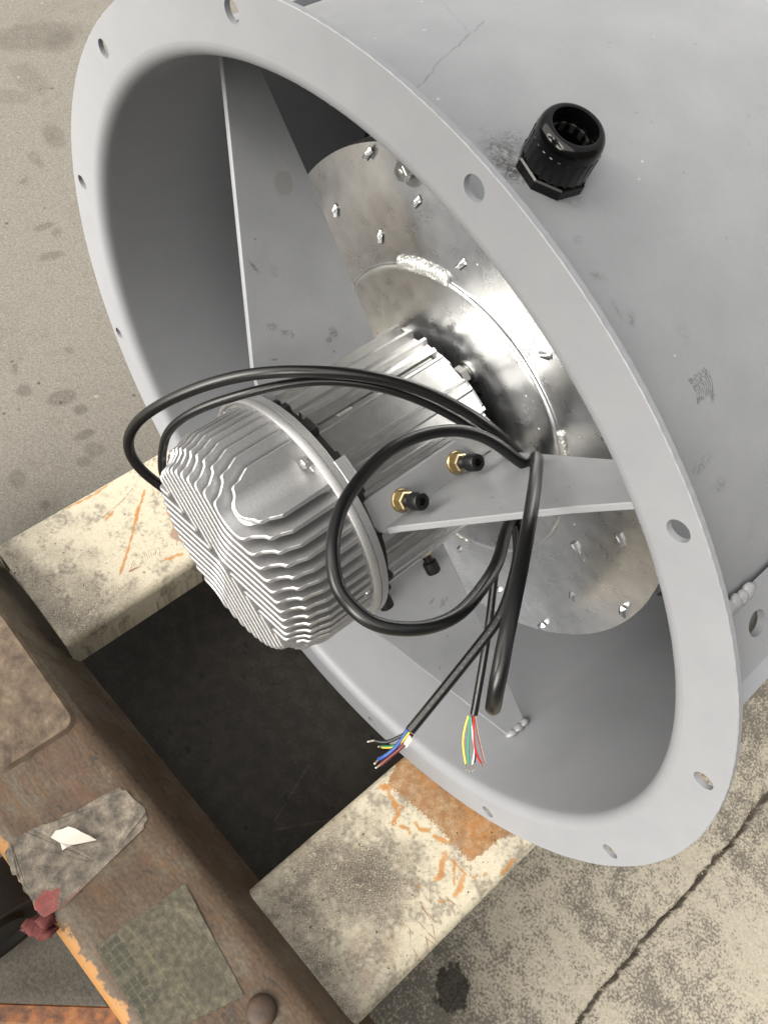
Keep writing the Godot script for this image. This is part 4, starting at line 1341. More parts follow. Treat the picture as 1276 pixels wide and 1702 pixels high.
func grid_label_paint() -> StandardMaterial3D:
	# an old printed plate, its table of boxes worn to almost nothing
	var w := 420
	var h := 330
	var c := Canvas.new(w, h, noise_bytes(71, 0.03, 512, 5), 512)
	var mid := noise_bytes(74, 0.03, 512, 5)
	for y in h:
		for x in w:
			var m := mid[y * 512 + x] / 255.0
			var f := c.na[((y * 4) % 512) * 512 + ((x * 4) % 512)] / 255.0
			var v := 0.37 + (m - 0.5) * 0.24 + (f - 0.5) * 0.10
			var i := (y * w + x) * 3
			c.px[i] = int(clampf(v * 1.06, 0, 1) * 255)
			c.px[i + 1] = int(clampf(v * 1.0, 0, 1) * 255)
			c.px[i + 2] = int(clampf(v * 0.80, 0, 1) * 255)
	var ink := Color(0.23, 0.23, 0.17)
	for row in 3:
		for col in 9:
			if col == 4:
				continue
			var x := 14.0 + col * 27
			var y := 252.0 + row * 24
			c.area(PackedVector2Array([V2(x, y), V2(x + 22, y), V2(x + 22, y + 18), V2(x, y + 18)]), ink, 0.75, 2.5, 0.5)
	var pale := Color(0.52, 0.51, 0.36)
	for k in 9:
		var x := 20.0 + rng.randf() * 380
		c.stroke([V2(x, 200 + rng.randf_range(-14, 14)), V2(x + 50, 196 + rng.randf_range(-14, 14))], 1.6, pale, 0.6, 0.6, 0.6)
	c.stroke([V2(10, 214), V2(120, 205), V2(230, 208)], 3.0, pale, 0.7, 0.6, 0.5)
	for k in 7:
		var y := 40.0 + k * 22
		c.stroke([V2(60 + rng.randf() * 40, y), V2(160, y + 10 * sin(k)), V2(260 + rng.randf() * 60, y + 4)], 2.0, ink, 0.35, 0.8, 0.8)
	c.spot(300, 110, 62, 56, 0.0, Color(0.28, 0.25, 0.20), 0.75, 0.14, 0.3, 4.0)
	var m := material(Color(0.78, 0.78, 0.78), 0.5)
	m.albedo_texture = c.texture()
	return with_normal(m, noise_normal(73, 0.06, 512, 2.5), 0.25)

func fork_mesh(x0: float, x1: float) -> ArrayMesh:
	# inverted channel with rounded shoulders
	var st := start()
	var r := 0.011
	var d := 0.058
	var sec: Array = []
	sec.append(V2(x0, FORK_Y - d))
	sec.append(V2(x0, FORK_Y - r))
	for k in range(1, 7):
		var a := PI / 2 * k / 6.0
		sec.append(V2(x0 + r - r * cos(a), FORK_Y - r + r * sin(a)))
	for k in range(1, 8):
		sec.append(V2(lerpf(x0 + r, x1 - r, k / 8.0), FORK_Y))
	for k in 7:
		var a := PI / 2 * k / 6.0
		sec.append(V2(x1 - r + r * sin(a), FORK_Y - r + r * cos(a)))
	sec.append(V2(x1, FORK_Y - d))
	sec.append(V2(x1 - 0.006, FORK_Y - d))
	sec.append(V2(x1 - 0.006, FORK_Y - 0.012))
	sec.append(V2(x0 + 0.006, FORK_Y - 0.012))
	sec.append(V2(x0 + 0.006, FORK_Y - d))
	var g := 1
	var run := 0.0
	var n := sec.size()
	for i in n:
		var a: Vector2 = sec[i]
		var b: Vector2 = sec[(i + 1) % n]
		if i > 0:
			var w: Vector2 = sec[i - 1]
			if absf((a - w).angle_to(b - a)) > 0.5:
				g += 1
		st.set_smooth_group(g)
		for s in 8:
			var z0 := lerpf(0.2, -0.95, s / 8.0)
			var z1 := lerpf(0.2, -0.95, (s + 1) / 8.0)
			var ua := V2((a.x - x0 + (FORK_Y - a.y) * (-1.0 if i < n / 2 else 1.0) * 0.4 + 0.015) / 0.18, (0.2 - z0) / 0.50)
			var ub := V2((b.x - x0 + (FORK_Y - b.y) * (-1.0 if i < n / 2 else 1.0) * 0.4 + 0.015) / 0.18, (0.2 - z0) / 0.50)
			quad_uv(st, V(a.x, a.y, z1), V(b.x, b.y, z1), V(b.x, b.y, z0), V(a.x, a.y, z0), V2(ua.x, (0.2 - z1) / 0.50), V2(ub.x, (0.2 - z1) / 0.50), ub, ua)
	st.set_smooth_group(-1)
	return finish(st)

func make_truck() -> void:
	var t := thing("pallet_truck", "worn orange and cream pallet truck whose two forks carry the fan", "pallet truck", V(0, FLOOR_Y, 0.30))
	obj("fork", fork_mesh(-0.302, -0.152), fork_paint(0, -0.317, 0.2), t).set_meta("label", "left fork with cream paint scratched to orange")
	obj("fork", fork_mesh(0.160, 0.312), fork_paint(1, 0.145, 0.2), t).set_meta("label", "right fork with an orange brown patch")
	# the heel that joins the forks: a bent plate, slightly askew
	var prof := [V2(0.344, -0.42), V2(0.344, -0.247), V2(0.3425, -0.239), V2(0.338, -0.2335), V2(0.331, -0.2305), V2(0.324, -0.23), V2(0.240, -0.23), V2(0.232, -0.2305), V2(0.2265, -0.2335), V2(0.2235, -0.238), V2(0.206, -0.312), V2(0.2045, -0.316), V2(0.188, -0.369), V2(0.186, -0.373), V2(0.200, -0.373)]
	var st := start()
	var g := 1
	for i in prof.size() - 1:
		var a: Vector2 = prof[i]
		var b: Vector2 = prof[i + 1]
		if i > 0:
			var w: Vector2 = prof[i - 1]
			if absf((a - w).angle_to(b - a)) > 0.6:
				g += 1
		st.set_smooth_group(g)
		for k in 24:
			var x0 := lerpf(-0.46, 0.46, k / 24.0)
			var x1 := lerpf(-0.46, 0.46, (k + 1) / 24.0)
			var q: Array = []
			var u: Array = []
			for c in [[x0, a], [x0, b], [x1, b], [x1, a]]:
				var p: Vector2 = c[1]
				q.append(V(c[0], p.y, p.x - 0.045 * (c[0] as float)))
				u.append(V2((c[0] as float) + 0.5, (0.37 - p.x) / 0.20))
			quad_uv(st, q[0], q[1], q[2], q[3], u[0], u[1], u[2], u[3])
	var heel_m := heel_paint()
	var heel := obj("heel_plate", finish(st), heel_m, t)
	# raised reinforcement with rounded corners on the left of the heel
	st = start()
	var rp: Array = [V2(-0.46, -0.330), V2(-0.058, -0.313)]
	for k in 7:
		var a := -PI / 2 + PI / 2 * k / 6.0
		rp.append(V2(-0.057 + 0.014 * cos(a), -0.299 + 0.014 * sin(a)))
	for k in 7:
		var a := PI / 2 * k / 6.0
		rp.append(V2(-0.055 + 0.014 * cos(a), -0.2475 + 0.014 * sin(a)))
	rp.append(V2(-0.185, -0.2330))
	rp.append(V2(-0.46, -0.248))
	plate(st, rp, 0.008, 0.0035, along(V(1, 0, 0.0), V(0, 0, -1), V(0, 1, 0), V(0, -0.2305, 0)))
	obj("raised_plate", finish(st), M.ash, t)
	# boss near the right end, with a rounded head
	st = start()
	lathe(st, [V2(0.0125, 0), V2(0.0125, 0.003), V2(0.0112, 0.006), V2(0.0080, 0.0082), V2(0.004, 0.009), V2(0, 0.0091)], 32, facing(V(0, 1, 0), V(0.247, -0.2305, 0.247)))
	obj("pivot_boss", finish(st), M.dark_brown, t)
	# labels stuck to the heel
	var y := -0.2292
	var outline := [V2(0.0148, 0.339), V2(0.0118, 0.327), V2(0.0120, 0.312), V2(0.0168, 0.298), V2(0.0225, 0.270), V2(0.0290, 0.238), V2(0.0400, 0.2345), V2(0.0560, 0.2315), V2(0.0640, 0.2335), V2(0.0715, 0.241), V2(0.0735, 0.258), V2(0.0765, 0.282), V2(0.0795, 0.304), V2(0.0820, 0.3225), V2(0.0790, 0.3400), V2(0.0690, 0.3425), V2(0.0450, 0.3405), V2(0.0300, 0.3420)]
	var torn: Array = []
	for i in outline.size():
		var p: Vector2 = outline[i]
		var q: Vector2 = outline[(i + 1) % outline.size()]
		torn.append(p)
		if i < 9 or i > 13:          # three sides are torn, the fourth is still cut straight
			for k in 3:
				torn.append(p.lerp(q, (k + 1) / 4.0) + V2(rng.randf_range(-0.0012, 0.0012), rng.randf_range(-0.0014, 0.0014)))
	var curls := []
	for i in torn.size():
		curls.append(0.0011 if i % 7 == 2 else (0.0004 if i % 3 == 0 else 0.0))
	obj("torn_label", sticker_mesh(torn, y, curls), torn_label_paint(), t)
	var peel := [V2(0.0287, 0.3042), V2(0.0268, 0.2982), V2(0.0297, 0.2932), V2(0.0315, 0.2882), V2(0.0371, 0.2847), V2(0.0427, 0.2822), V2(0.0492, 0.2787), V2(0.0549, 0.2762), V2(0.0502, 0.2852), V2(0.0455, 0.2932), V2(0.0445, 0.2982), V2(0.0436, 0.3022), V2(0.0381, 0.3002)]
	var pc := []
	for i in peel.size():
		pc.append([0.001, 0.002, 0.004, 0.006, 0.0075, 0.007, 0.005, 0.002, 0.002, 0.0015, 0.003, 0.001, 0.002][i])
	obj("peeled_backing", sticker_mesh(peel, y + 0.001, pc), with_normal(tri_planar(material(Color(0.74, 0.72, 0.68), 0.7), 20.0), noise_normal(73, 0.06, 512, 2.5), 0.4), t)
	var gl := [V2(0.1239, 0.3202), V2(0.1254, 0.2962), V2(0.1281, 0.2662), V2(0.1305, 0.2392), V2(0.1566, 0.2427), V2(0.1810, 0.2457), V2(0.2080, 0.2482), V2(0.2295, 0.2512), V2(0.2211, 0.2812), V2(0.2108, 0.3082), V2(0.2062, 0.3212), V2(0.1660, 0.3222)]
	obj("printed_label", sticker_mesh(gl, y, [0, 0.0004, 0, 0, 0.0012, 0, 0, 0, 0.0003, 0, 0, 0]), grid_label_paint(), t)
	# knotted red rag at the edge
	st = start()
	for s in [[V(0.0810, -0.2320, 0.3400), 0.006, 0.004], [V(0.0850, -0.2350, 0.3460), 0.005, 0.007], [V(0.0900, -0.2330, 0.3440), 0.004, 0.006], [V(0.0790, -0.2370, 0.3500), 0.006, 0.003], [V(0.0740, -0.2390, 0.3520), 0.004, 0.0025]]:
		blob(st, s[0], Basis(V(s[1], 0.001, 0.002), V(0.001, s[2], 0.001), V(-0.002, 0.001, 0.0065)), int(s[1] * 9000), 0.32, 8, 12)
	obj("red_rag", finish(st), with_normal(tri_planar(material(Color(0.36, 0.165, 0.155), 0.85), 30.0), noise_normal(73, 0.06, 512, 2.5), 0.6), t)
	# steering wheel, hydraulic pump and pedal bar behind the heel
	st = start()
	var wt := facing(V(1, 0, 0), V(0.012, -0.386, 0.402))
	lathe(st, [V2(0.0, 0.022), V2(0.030, 0.022), V2(0.032, 0.016), V2(0.060, 0.016), V2(0.064, 0.023), V2(0.076, 0.024), V2(0.082, 0.018), V2(0.084, 0.0), V2(0.082, -0.018), V2(0.076, -0.024), V2(0.03, -0.024), V2(0, -0.024)], 64, wt)
	obj("steering_wheel", finish(st), M.tyre, t)
	st = start()
	lathe(st, [V2(0.0, 0.0), V2(0.048, 0.0), V2(0.052, 0.006), V2(0.052, 0.16), V2(0.046, 0.17), V2(0.022, 0.172), V2(0.022, 0.34), V2(0, 0.34)], 48, facing(V(0, 1, 0), V(-0.06, -0.40, 0.475)))
	obj("hydraulic_pump", finish(st), M.dark_brown, t)
	st = start()
	var pa := V(0.060, -0.43, 0.462)
	var pb := V(0.205, -0.43, 0.305)
	plate(st, [V2(-0.12, -0.0085), V2(0.12, -0.0085), V2(0.12, 0.0085), V2(-0.12, 0.0085)], 0.008, 0.0015, along(pb - pa, V(0, 1, 0).cross(pb - pa), V(0, 1, 0), (pa + pb) * 0.5))
	obj("pedal_bar", finish(st), M.rust, t)
	heel.set_meta("label", "rusty heel of the truck with a bright orange outer edge")

# ------------------------------------------------------------------ floor and added walls
func crack_x(z: float) -> float:
	return 0.4755 + 0.010 * (z + 0.2) * 1.2 + 0.0022 * sin(z * 17.0) + 0.0012 * sin(z * 61.0 + 1.0) + 0.0006 * sin(z * 171.0) + 0.0005 * sin(z * 353.0 + 2.0)

func make_floor() -> void:
	var w := 1700
	var h := 1150
	# u: x from -1.75 to 0.85, v: z from -1.05 to 0.70 (about 1.53 mm a pixel)
	var c := Canvas.new(w, h, noise_bytes(81, 0.06, 512, 5), 512)
	var big := noise_bytes(82, 0.006, 512, 5)
	var mid := noise_bytes(83, 0.035, 512, 4)
	var fin := noise_bytes(84, 0.42, 512, 2)
	var sand := lin(0.275, 0.258, 0.226)
	var pale := lin(0.63, 0.58, 0.475)
	var dirt := lin(0.225, 0.206, 0.172)
	var spotc := lin(0.20, 0.175, 0.135)
	for y in h:
		var zz := -1.05 + y / float(h) * 1.75
		for x in w:
			var xx := -1.75 + x / float(w) * 2.6
			var b := big[(y % 512) * 512 + (x % 512)] / 255.0
			var m := mid[(y % 512) * 512 + (x % 512)] / 255.0
			var n := c.na[(y % 512) * 512 + ((x + 131) % 512)] / 255.0
			var f := fin[(y % 512) * 512 + ((x + 57) % 512)] / 255.0
			var col: Color
			if xx > 0.26:
				# a thin pale skin worn through to the grey in flecks
				var keep := (n - 0.5) * 0.8 + (f - 0.5) * 1.5 + (m - 0.5) * 0.35 + (b - 0.5) * 1.1 + 0.10 + clampf((xx - 0.42) * 2.0, -0.30, 0.14)
				col = dirt.lerp(pale, clampf(keep * 3.2 + 0.55, 0.0, 1.0))
				col = col * rng.randf_range(0.92, 1.08)
			else:
				col = sand.lerp(dirt, clampf((0.40 - b) * 1.3 + (0.46 - m) * 0.5, 0.0, 0.5))
				if n * 0.8 + m * 0.5 < 0.43:
					col = col.lerp(spotc, 0.22)
				col = col * (0.84 + 0.32 * f) * rng.randf_range(0.91, 1.09)
			var i := (y * w + x) * 3
			c.px[i] = int(clampf(col.r, 0, 1) * 255)
			c.px[i + 1] = int(clampf(col.g, 0, 1) * 255)
			c.px[i + 2] = int(clampf(col.b, 0, 1) * 255)
	var at := func(x: float, z: float) -> Vector2:
		return V2((x + 1.75) / 2.6 * w, (z + 1.05) / 1.75 * h)
	for q in [[-0.557, -0.003, 16, 11, 0.7], [-0.524, -0.012, 8, 7, 0.75], [-0.599, 0.034, 9, 9, 0.6], [-0.483, 0.005, 13, 6, 0.6], [-0.453, 0.009, 12, 9, 0.5], [-0.445, 0.031, 8, 7, 0.5], [-0.471, 0.116, 13, 9, 0.5], [-0.414, 0.108, 6, 5, 0.6], [-0.641, 0.025, 8, 4, 0.5], [-0.629, -0.057, 7, 5, 0.4], [-1.338, -0.409, 70, 34, 0.5], [-1.067, -0.288, 26, 14, 0.45], [-1.027, -0.23, 18, 8, 0.4], [-0.877, -0.16, 14, 6, 0.6], [-0.813, -0.134, 16, 7, 0.55], [-0.99, -0.187, 10, 4, 0.5], [-1.198, -0.281, 30, 16, 0.3], [-1.229, -0.334, 40, 20, 0.3], [-0.855, -0.169, 8, 6, 0.5], [-1.3, -0.437, 30, 20, 0.4]]:
		var e: Vector2 = at.call(q[0], q[1])
		c.spot(e.x, e.y, q[2], q[3], rng.randf() * 3.0, lin(0.085, 0.075, 0.058), q[4], 0.25, 0.25, 3.0)
	for k in 150:
		var q: Vector2 = at.call(rng.randf_range(-1.7, -0.1), rng.randf_range(-0.9, 0.5))
		c.spot(q.x, q.y, rng.randf_range(3, 15), rng.randf_range(2, 8), rng.randf() * 3.0, spotc, rng.randf_range(0.25, 0.6), 0.45, 0.25, 2.5)
	for k in 200:
		var q: Vector2 = at.call(rng.randf_range(-1.7, 0.3), rng.randf_range(-0.9, 0.5))
		c.spot(q.x, q.y, rng.randf_range(0.7, 2.0), rng.randf_range(0.7, 2.0), 0.0, Color(0.85, 0.80, 0.70) if k % 3 == 0 else Color(0.22, 0.20, 0.17), 0.7, 0.4)
	# shade under the truck, painted into the floor as a dark area
	var truck_shade := lin(0.024, 0.0195, 0.015)
	var shaded_area := PackedVector2Array()
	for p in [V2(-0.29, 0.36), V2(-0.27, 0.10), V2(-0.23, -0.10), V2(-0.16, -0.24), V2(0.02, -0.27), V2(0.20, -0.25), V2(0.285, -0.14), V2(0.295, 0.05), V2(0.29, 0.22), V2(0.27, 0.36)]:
		shaded_area.append(at.call(p.x, p.y))
	c.area(shaded_area, truck_shade, 0.97, 16.0, 0.16)
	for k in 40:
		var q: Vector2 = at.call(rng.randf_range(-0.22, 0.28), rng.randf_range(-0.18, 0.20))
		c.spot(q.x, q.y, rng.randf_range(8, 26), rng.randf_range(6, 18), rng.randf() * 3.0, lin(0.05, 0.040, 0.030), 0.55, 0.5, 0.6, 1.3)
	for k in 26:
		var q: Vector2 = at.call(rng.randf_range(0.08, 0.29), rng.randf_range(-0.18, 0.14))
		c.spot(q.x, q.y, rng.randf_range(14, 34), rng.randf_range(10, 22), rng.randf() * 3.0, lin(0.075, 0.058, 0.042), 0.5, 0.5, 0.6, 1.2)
	for k in 26:
		var q: Vector2 = at.call(rng.randf_range(-0.1, 0.26), rng.randf_range(-0.05, 0.18))
		c.spot(q.x, q.y, rng.randf_range(0.8, 3.0), rng.randf_range(0.8, 2.0), 0.0, Color(0.06, 0.05, 0.045), 0.9, 0.4)
	for s in [[V2(0.08, 0.05), V2(0.105, 0.12)], [V2(0.17, -0.02), V2(0.15, 0.06)], [V2(0.15, 0.06), V2(0.11, 0.13)]]:
		c.stroke([at.call(s[0].x, s[0].y), at.call(s[1].x, s[1].y)], 0.7, Color(0.42, 0.38, 0.34), 0.6, 0.5)
	var joint: Array = []
	for k in 180:
		joint.append(at.call(crack_x(-1.0 + k * 0.0095), -1.0 + k * 0.0095))
	c.stroke(joint, 1.6, lin(0.12, 0.10, 0.077), 0.9, 0.9)
	# a round pit full of dark oil beside the right fork
	var pit: Vector2 = at.call(0.363, 0.079)
	c.spot(pit.x, pit.y, 17, 13, 0.9, Color(0.17, 0.145, 0.12), 0.95, 0.5)
	c.spot(pit.x - 2, pit.y, 22, 17, 0.9, Color(0.70, 0.67, 0.60), 0.35, 0.9, 0.9)
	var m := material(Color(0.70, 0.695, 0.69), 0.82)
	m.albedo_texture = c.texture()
	m.texture_repeat = true
	m.detail_enabled = false
	with_normal(m, noise_normal(85, 0.25, 1024, 1.5, 3), 0.12)
	var uv := func(x: float, z: float) -> Vector2:
		return V2((x + 1.75) / 2.6, (z + 1.05) / 1.75)
	var st := start()
	var zs: Array = [-8.0, -4.0, -2.0, -1.2]
	for k in 341:
		zs.append(-1.0 + k * 0.005)
	zs.append_array([1.0, 2.0, 4.0, 8.0])
	for i in zs.size() - 1:
		var z0: float = zs[i]
		var z1: float = zs[i + 1]
		var fine := z0 >= -1.0 and z1 <= 0.71
		var c0 := crack_x(clampf(z0, -1.0, 0.7))
		var c1 := crack_x(clampf(z1, -1.0, 0.7))
		var e0 := 0.0024 + 0.0010 * sin(z0 * 13.0 + 0.5) + 0.0010 * sin(z0 * 47.0) + (0.0007 * sin(z0 * 211.0) + 0.0006 * sin(z0 * 407.0))
		var e1 := 0.0024 + 0.0010 * sin(z1 * 13.0 + 0.5) + 0.0010 * sin(z1 * 47.0) + (0.0007 * sin(z1 * 211.0) + 0.0006 * sin(z1 * 407.0))
		if not fine:
			e0 = 0.004
			e1 = 0.004
		e0 = maxf(e0, 0.0012)
		e1 = maxf(e1, 0.0012)
		var fy := FLOOR_Y
		var strips := [[-8.0, -8.0, fy, fy], [c0 - 0.10, c1 - 0.10, fy, fy], [c0 - e0 - 0.004, c1 - e1 - 0.004, fy, fy], [c0 - e0, c1 - e1, fy - 0.0015, fy - 0.0015], [c0 - e0 * 0.7, c1 - e1 * 0.7, fy - 0.008, fy - 0.008], [c0 + e0 * 0.7, c1 + e1 * 0.7, fy - 0.009, fy - 0.009], [c0 + e0, c1 + e1, fy - 0.0015, fy - 0.0015], [c0 + e0 + 0.004, c1 + e1 + 0.004, fy, fy], [c0 + 0.10, c1 + 0.10, fy, fy], [8.0, 8.0, fy, fy]]
		for k in strips.size() - 1:
			var a: Array = strips[k]
			var b: Array = strips[k + 1]
			st.set_smooth_group(1)
			quad_uv(st, V(a[0], a[2], z0), V(b[0], b[2], z0), V(b[1], b[3], z1), V(a[1], a[3], z1), uv.call(a[0], z0), uv.call(b[0], z0), uv.call(b[1], z1), uv.call(a[1], z1))
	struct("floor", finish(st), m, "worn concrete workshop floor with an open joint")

func make_grit() -> void:
	# loose grains and chips lying along the open joint and in the pit
	var st := start()
	for k in 170:
		var z := rng.randf_range(-0.62, 0.12)
		var x := crack_x(z) + rng.randf_range(-0.012, 0.012)
		if k % 4 == 0:
			x = rng.randf_range(0.33, 0.62)
		var r := rng.randf_range(0.0005, 0.0016)
		blob(st, V(x, FLOOR_Y + (r * 0.4 if absf(x - crack_x(z)) > 0.005 else -0.006), z), Basis(V(r, 0, r * 0.4), V(0, r * 0.6, 0), V(-r * 0.3, 0, r * rng.randf_range(0.7, 1.4))), k, 0.3, 4, 6)
	var o := obj("grit", finish(st), material(Color(0.52, 0.49, 0.44), 0.9))
	o.set_meta("kind", "stuff")
	o.set_meta("label", "loose pale grit scattered along the joint in the concrete")
	o.set_meta("category", "grit")

func make_added_walls() -> void:
	# unseen walls added to cut sky light from behind and from the right
	var wall_m := tri_planar(material(Color(0.34, 0.335, 0.32), 0.85), 1.0)
	var st := start()
	box(st, V(-3.0, FLOOR_Y, -4.2), V(4.2, 3.2, -4.0))
	struct("added_back_wall", finish(st), wall_m)
	st = start()
	box(st, V(2.8, FLOOR_Y, -3.0), V(3.0, 2.3, 7.0))
	struct("added_side_wall", finish(st), wall_m)

# one continuous body from tapered bones joined by a smooth minimum, meshed as surface nets
func body_mesh(bones: Array, cell: float, blend: float) -> ArrayMesh:
	var lo := V(9, 9, 9)
	var hi := V(-9, -9, -9)
	for b in bones:
		for k in 2:
			var r: float = b[2 + k]
			lo = lo.min((b[k] as Vector3) - V(r, r, r) * 1.3)
			hi = hi.max((b[k] as Vector3) + V(r, r, r) * 1.3)
	var nx := int((hi.x - lo.x) / cell) + 2
	var ny := int((hi.y - lo.y) / cell) + 2
	var nz := int((hi.z - lo.z) / cell) + 2
	var f := PackedFloat32Array()
	f.resize(nx * ny * nz)
	f.fill(1.0)
	for b in bones:
		var p: Vector3 = b[0]
		var q: Vector3 = b[1]
		var m := maxf(b[2], b[3]) + 0.06
		var l0 := (p.min(q) - V(m, m, m) - lo) / cell
		var h0 := (p.max(q) + V(m, m, m) - lo) / cell
		var pq := q - p
		var inv := 1.0 / maxf(1e-9, pq.length_squared())
		for z in range(maxi(0, int(l0.z)), mini(nz, int(h0.z) + 1)):
			for y in range(maxi(0, int(l0.y)), mini(ny, int(h0.y) + 1)):
				for x in range(maxi(0, int(l0.x)), mini(nx, int(h0.x) + 1)):
					var c := lo + V(x, y, z) * cell
					var t := clampf((c - p).dot(pq) * inv, 0.0, 1.0)
					var d := c.distance_to(p + pq * t) - lerpf(b[2], b[3], t)
					var i := (z * ny + y) * nx + x
					var o := f[i]
					var hh := maxf(blend - absf(d - o), 0.0) / blend
					f[i] = minf(d, o) - hh * hh * blend * 0.25
	var vert := {}
	for z in nz - 1:
		for y in ny - 1:
			for x in nx - 1:
				var i := (z * ny + y) * nx + x
				var ins := 0
				for k in 8:
					if f[i + (k & 1) + ((k >> 1) & 1) * nx + (k >> 2) * nx * ny] < 0.0:
						ins += 1
				if ins == 0 or ins == 8:
					continue
				var sum := Vector3.ZERO
				var cnt := 0
				for e in [[0, 1], [2, 3], [4, 5], [6, 7], [0, 2], [1, 3], [4, 6], [5, 7], [0, 4], [1, 5], [2, 6], [3, 7]]:
					var a: int = e[0]
					var bb: int = e[1]
					var fa := f[i + (a & 1) + ((a >> 1) & 1) * nx + (a >> 2) * nx * ny]
					var fb := f[i + (bb & 1) + ((bb >> 1) & 1) * nx + (bb >> 2) * nx * ny]
					if (fa < 0.0) != (fb < 0.0):
						var t := fa / (fa - fb)
						sum += V(a & 1, (a >> 1) & 1, a >> 2).lerp(V(bb & 1, (bb >> 1) & 1, bb >> 2), t)
						cnt += 1
				vert[i] = lo + (V(x, y, z) + sum / cnt) * cell
	var st := start()
	st.set_smooth_group(1)
	var step := [1, nx, nx * ny]
	for i: int in vert:
		for ax in 3:
			var u: int = step[(ax + 1) % 3]
			var w: int = step[(ax + 2) % 3]
			var j: int = i + (step[ax] as int)
			if j < f.size() and (f[i] < 0.0) != (f[j] < 0.0) and vert.has(i - u) and vert.has(i - w) and vert.has(i - u - w):
				if f[i] < 0.0:
					quad(st, vert[i], vert[i - w], vert[i - u - w], vert[i - u])
				else:
					quad(st, vert[i], vert[i - u], vert[i - u - w], vert[i - w])
	return finish(st)

func make_person() -> void:
	# whoever holds the camera: stands behind the truck, bent over it, and keeps light off its near end
	var base := V(-0.02, FLOOR_Y, 0.82)
	var p := thing("person", "person in dark work clothes leaning over the truck with both arms stretched forward", "person", base)
	var fwd := V(0.04, 0, -1.0)
	var sd := V(1.0, 0, 0.04)
	var at := func(f: float, y: float, s: float) -> Vector3:
		return base + fwd * f + sd * s + V(0, y, 0)
	var bones: Array = []
	for s in [-1.0, 1.0]:
		bones.append([at.call(0.0, 0.07, 0.13 * s), at.call(0.03, 0.48, 0.12 * s), 0.058, 0.072])
		bones.append([at.call(0.03, 0.48, 0.12 * s), at.call(-0.05, 0.90, 0.10 * s), 0.074, 0.105])
		bones.append([at.call(0.30, 1.28, 0.20 * s), at.call(0.36, 1.06, 0.25 * s), 0.058, 0.047])
		bones.append([at.call(0.36, 1.06, 0.25 * s), at.call(0.55, 1.12, 0.10 * s), 0.046, 0.034])
	bones.append([at.call(-0.05, 0.94, -0.06), at.call(-0.05, 0.94, 0.06), 0.125, 0.125])
	bones.append([at.call(-0.03, 0.98, 0.0), at.call(0.18, 1.20, 0.0), 0.135, 0.15])
	bones.append([at.call(0.26, 1.27, -0.11), at.call(0.26, 1.27, 0.11), 0.10, 0.10])
	var cloth := tri_planar(with_normal(material(Color(0.10, 0.11, 0.14), 0.9), noise_normal(73, 0.06, 512, 2.5), 0.4), 3.0)
	obj("clothed_body", body_mesh(bones, 0.026, 0.06), cloth, p)
	var skin := material(Color(0.62, 0.44, 0.35), 0.55)
	var head: Array = [[at.call(0.32, 1.36, 0), at.call(0.39, 1.43, 0), 0.055, 0.052], [at.call(0.46, 1.48, 0), at.call(0.45, 1.55, 0), 0.083, 0.088], [at.call(0.52, 1.44, 0), at.call(0.48, 1.43, 0), 0.035, 0.05], [at.call(0.555, 1.485, 0), at.call(0.545, 1.515, 0), 0.014, 0.011]]
	obj("head", body_mesh(head, 0.012, 0.04), skin, p)
	var hair: Array = [[at.call(0.41, 1.59, -0.03), at.call(0.41, 1.59, 0.03), 0.075, 0.075], [at.call(0.36, 1.52, -0.03), at.call(0.36, 1.52, 0.03), 0.06, 0.06]]
	obj("hair", body_mesh(hair, 0.012, 0.04), material(Color(0.05, 0.04, 0.035), 0.7), p)
	for s in [-1.0, 1.0]:
		var hand: Array = [[at.call(0.55, 1.12, 0.10 * s), at.call(0.595, 1.13, 0.080 * s), 0.028, 0.032]]
		for k in 4:
			var y := 1.155 - 0.018 * k
			hand.append([at.call(0.60, y, 0.078 * s), at.call(0.630, y, 0.068 * s), 0.010, 0.009])
			hand.append([at.call(0.630, y, 0.068 * s), at.call(0.636, y, 0.045 * s), 0.009, 0.008])
		hand.append([at.call(0.57, 1.155, 0.080 * s), at.call(0.59, 1.185, 0.060 * s), 0.012, 0.010])
		obj("hand", body_mesh(hand, 0.006, 0.012), skin, p)
		var shoe: Array = [[at.call(-0.04, 0.045, 0.13 * s), at.call(0.17, 0.035, 0.15 * s), 0.045, 0.038]]
		obj("shoe", body_mesh(shoe, 0.016, 0.03), material(Color(0.04, 0.04, 0.04), 0.6), p)

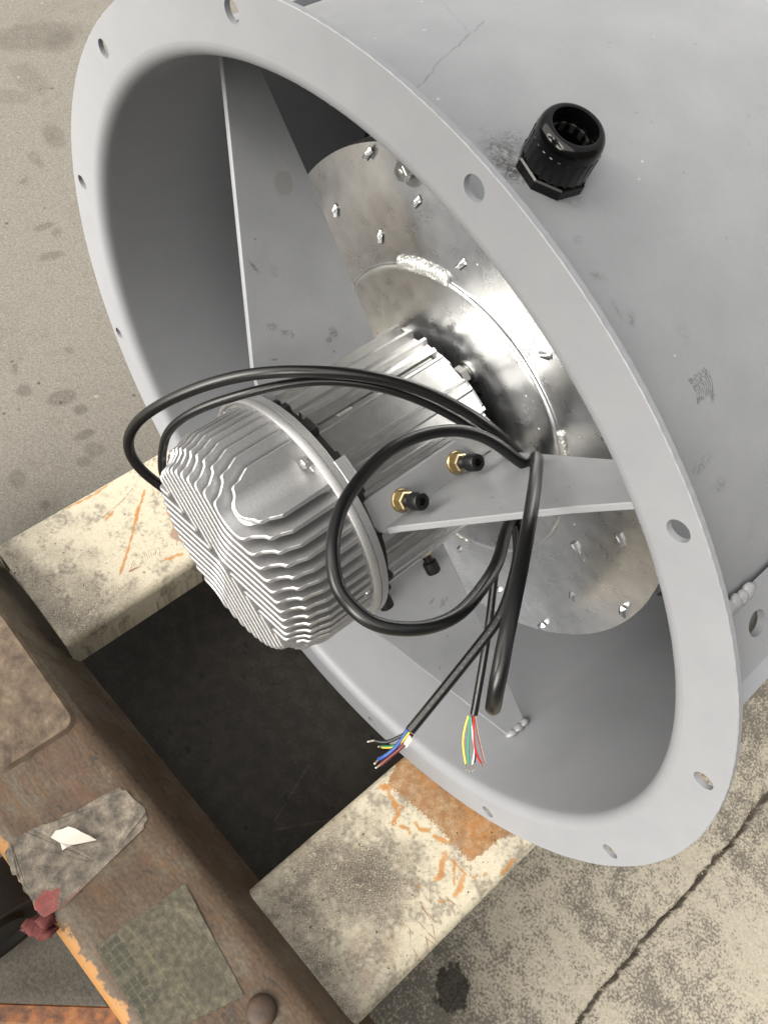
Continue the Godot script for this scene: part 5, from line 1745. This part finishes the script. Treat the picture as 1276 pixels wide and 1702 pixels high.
func _ready() -> void:
	rng.seed = 2024
	# camera
	var cam := Camera3D.new()
	cam.name = "camera"
	cam.fov = 61.69
	cam.near = 0.02
	cam.far = 60.0
	var F := V(-0.3090, -0.8554, -0.4157).normalized()
	var right := V(0.6515, 0.1281, -0.7478).normalized()
	var up := right.cross(F).normalized()
	right = F.cross(up)
	cam.transform = Transform3D(Basis(right, up, -F), V(0.2461, 0.5697, 0.2524))
	add_child(cam)
	cam.current = true
	# sky, exposure
	var env := Environment.new()
	env.background_mode = Environment.BG_SKY
	var sky_mat := ProceduralSkyMaterial.new()
	sky_mat.sky_top_color = Color(0.97, 0.98, 1.0)
	sky_mat.sky_horizon_color = Color(0.56, 0.565, 0.57)
	sky_mat.ground_bottom_color = Color(0.30, 0.29, 0.27)
	sky_mat.ground_horizon_color = Color(0.42, 0.41, 0.40)
	sky_mat.sky_curve = 0.6
	sky_mat.sky_energy_multiplier = 0.40
	var sky := Sky.new()
	sky.sky_material = sky_mat
	env.sky = sky
	env.tonemap_mode = Environment.TONE_MAPPER_LINEAR
	env.tonemap_exposure = 7.0
	env.sdfgi_enabled = true
	env.ssao_enabled = true
	env.ssil_enabled = true
	var we := WorldEnvironment.new()
	we.name = "environment"
	we.environment = env
	add_child(we)
	# the overcast sun, wide and soft
	var sun := DirectionalLight3D.new()
	sun.name = "sun"
	sun.light_energy = 0.5
	sun.light_color = Color(1.0, 0.98, 0.945)
	sun.light_angular_distance = 62.0
	sun.shadow_enabled = true
	add_child(sun)
	sun.look_at_from_position(V(-0.10, 0.47, 0.84) * 5.0, Vector3.ZERO)
	make_materials()
	var ash := material(Color.WHITE, 0.65)
	ash.albedo_texture = noise_colour(33, 0.02, 512, [[0.0, Color(0.23, 0.18, 0.14)], [0.35, Color(0.34, 0.28, 0.22)], [0.7, Color(0.41, 0.35, 0.28)], [1.0, Color(0.50, 0.45, 0.38)]], 6)
	M.ash = tri_planar(with_normal(ash, noise_normal(64, 0.05, 512, 2.5), 0.4), 5.0)
	make_floor()
	make_grit()
	make_added_walls()
	make_truck()
	make_fan()
	make_cables()
	make_person()
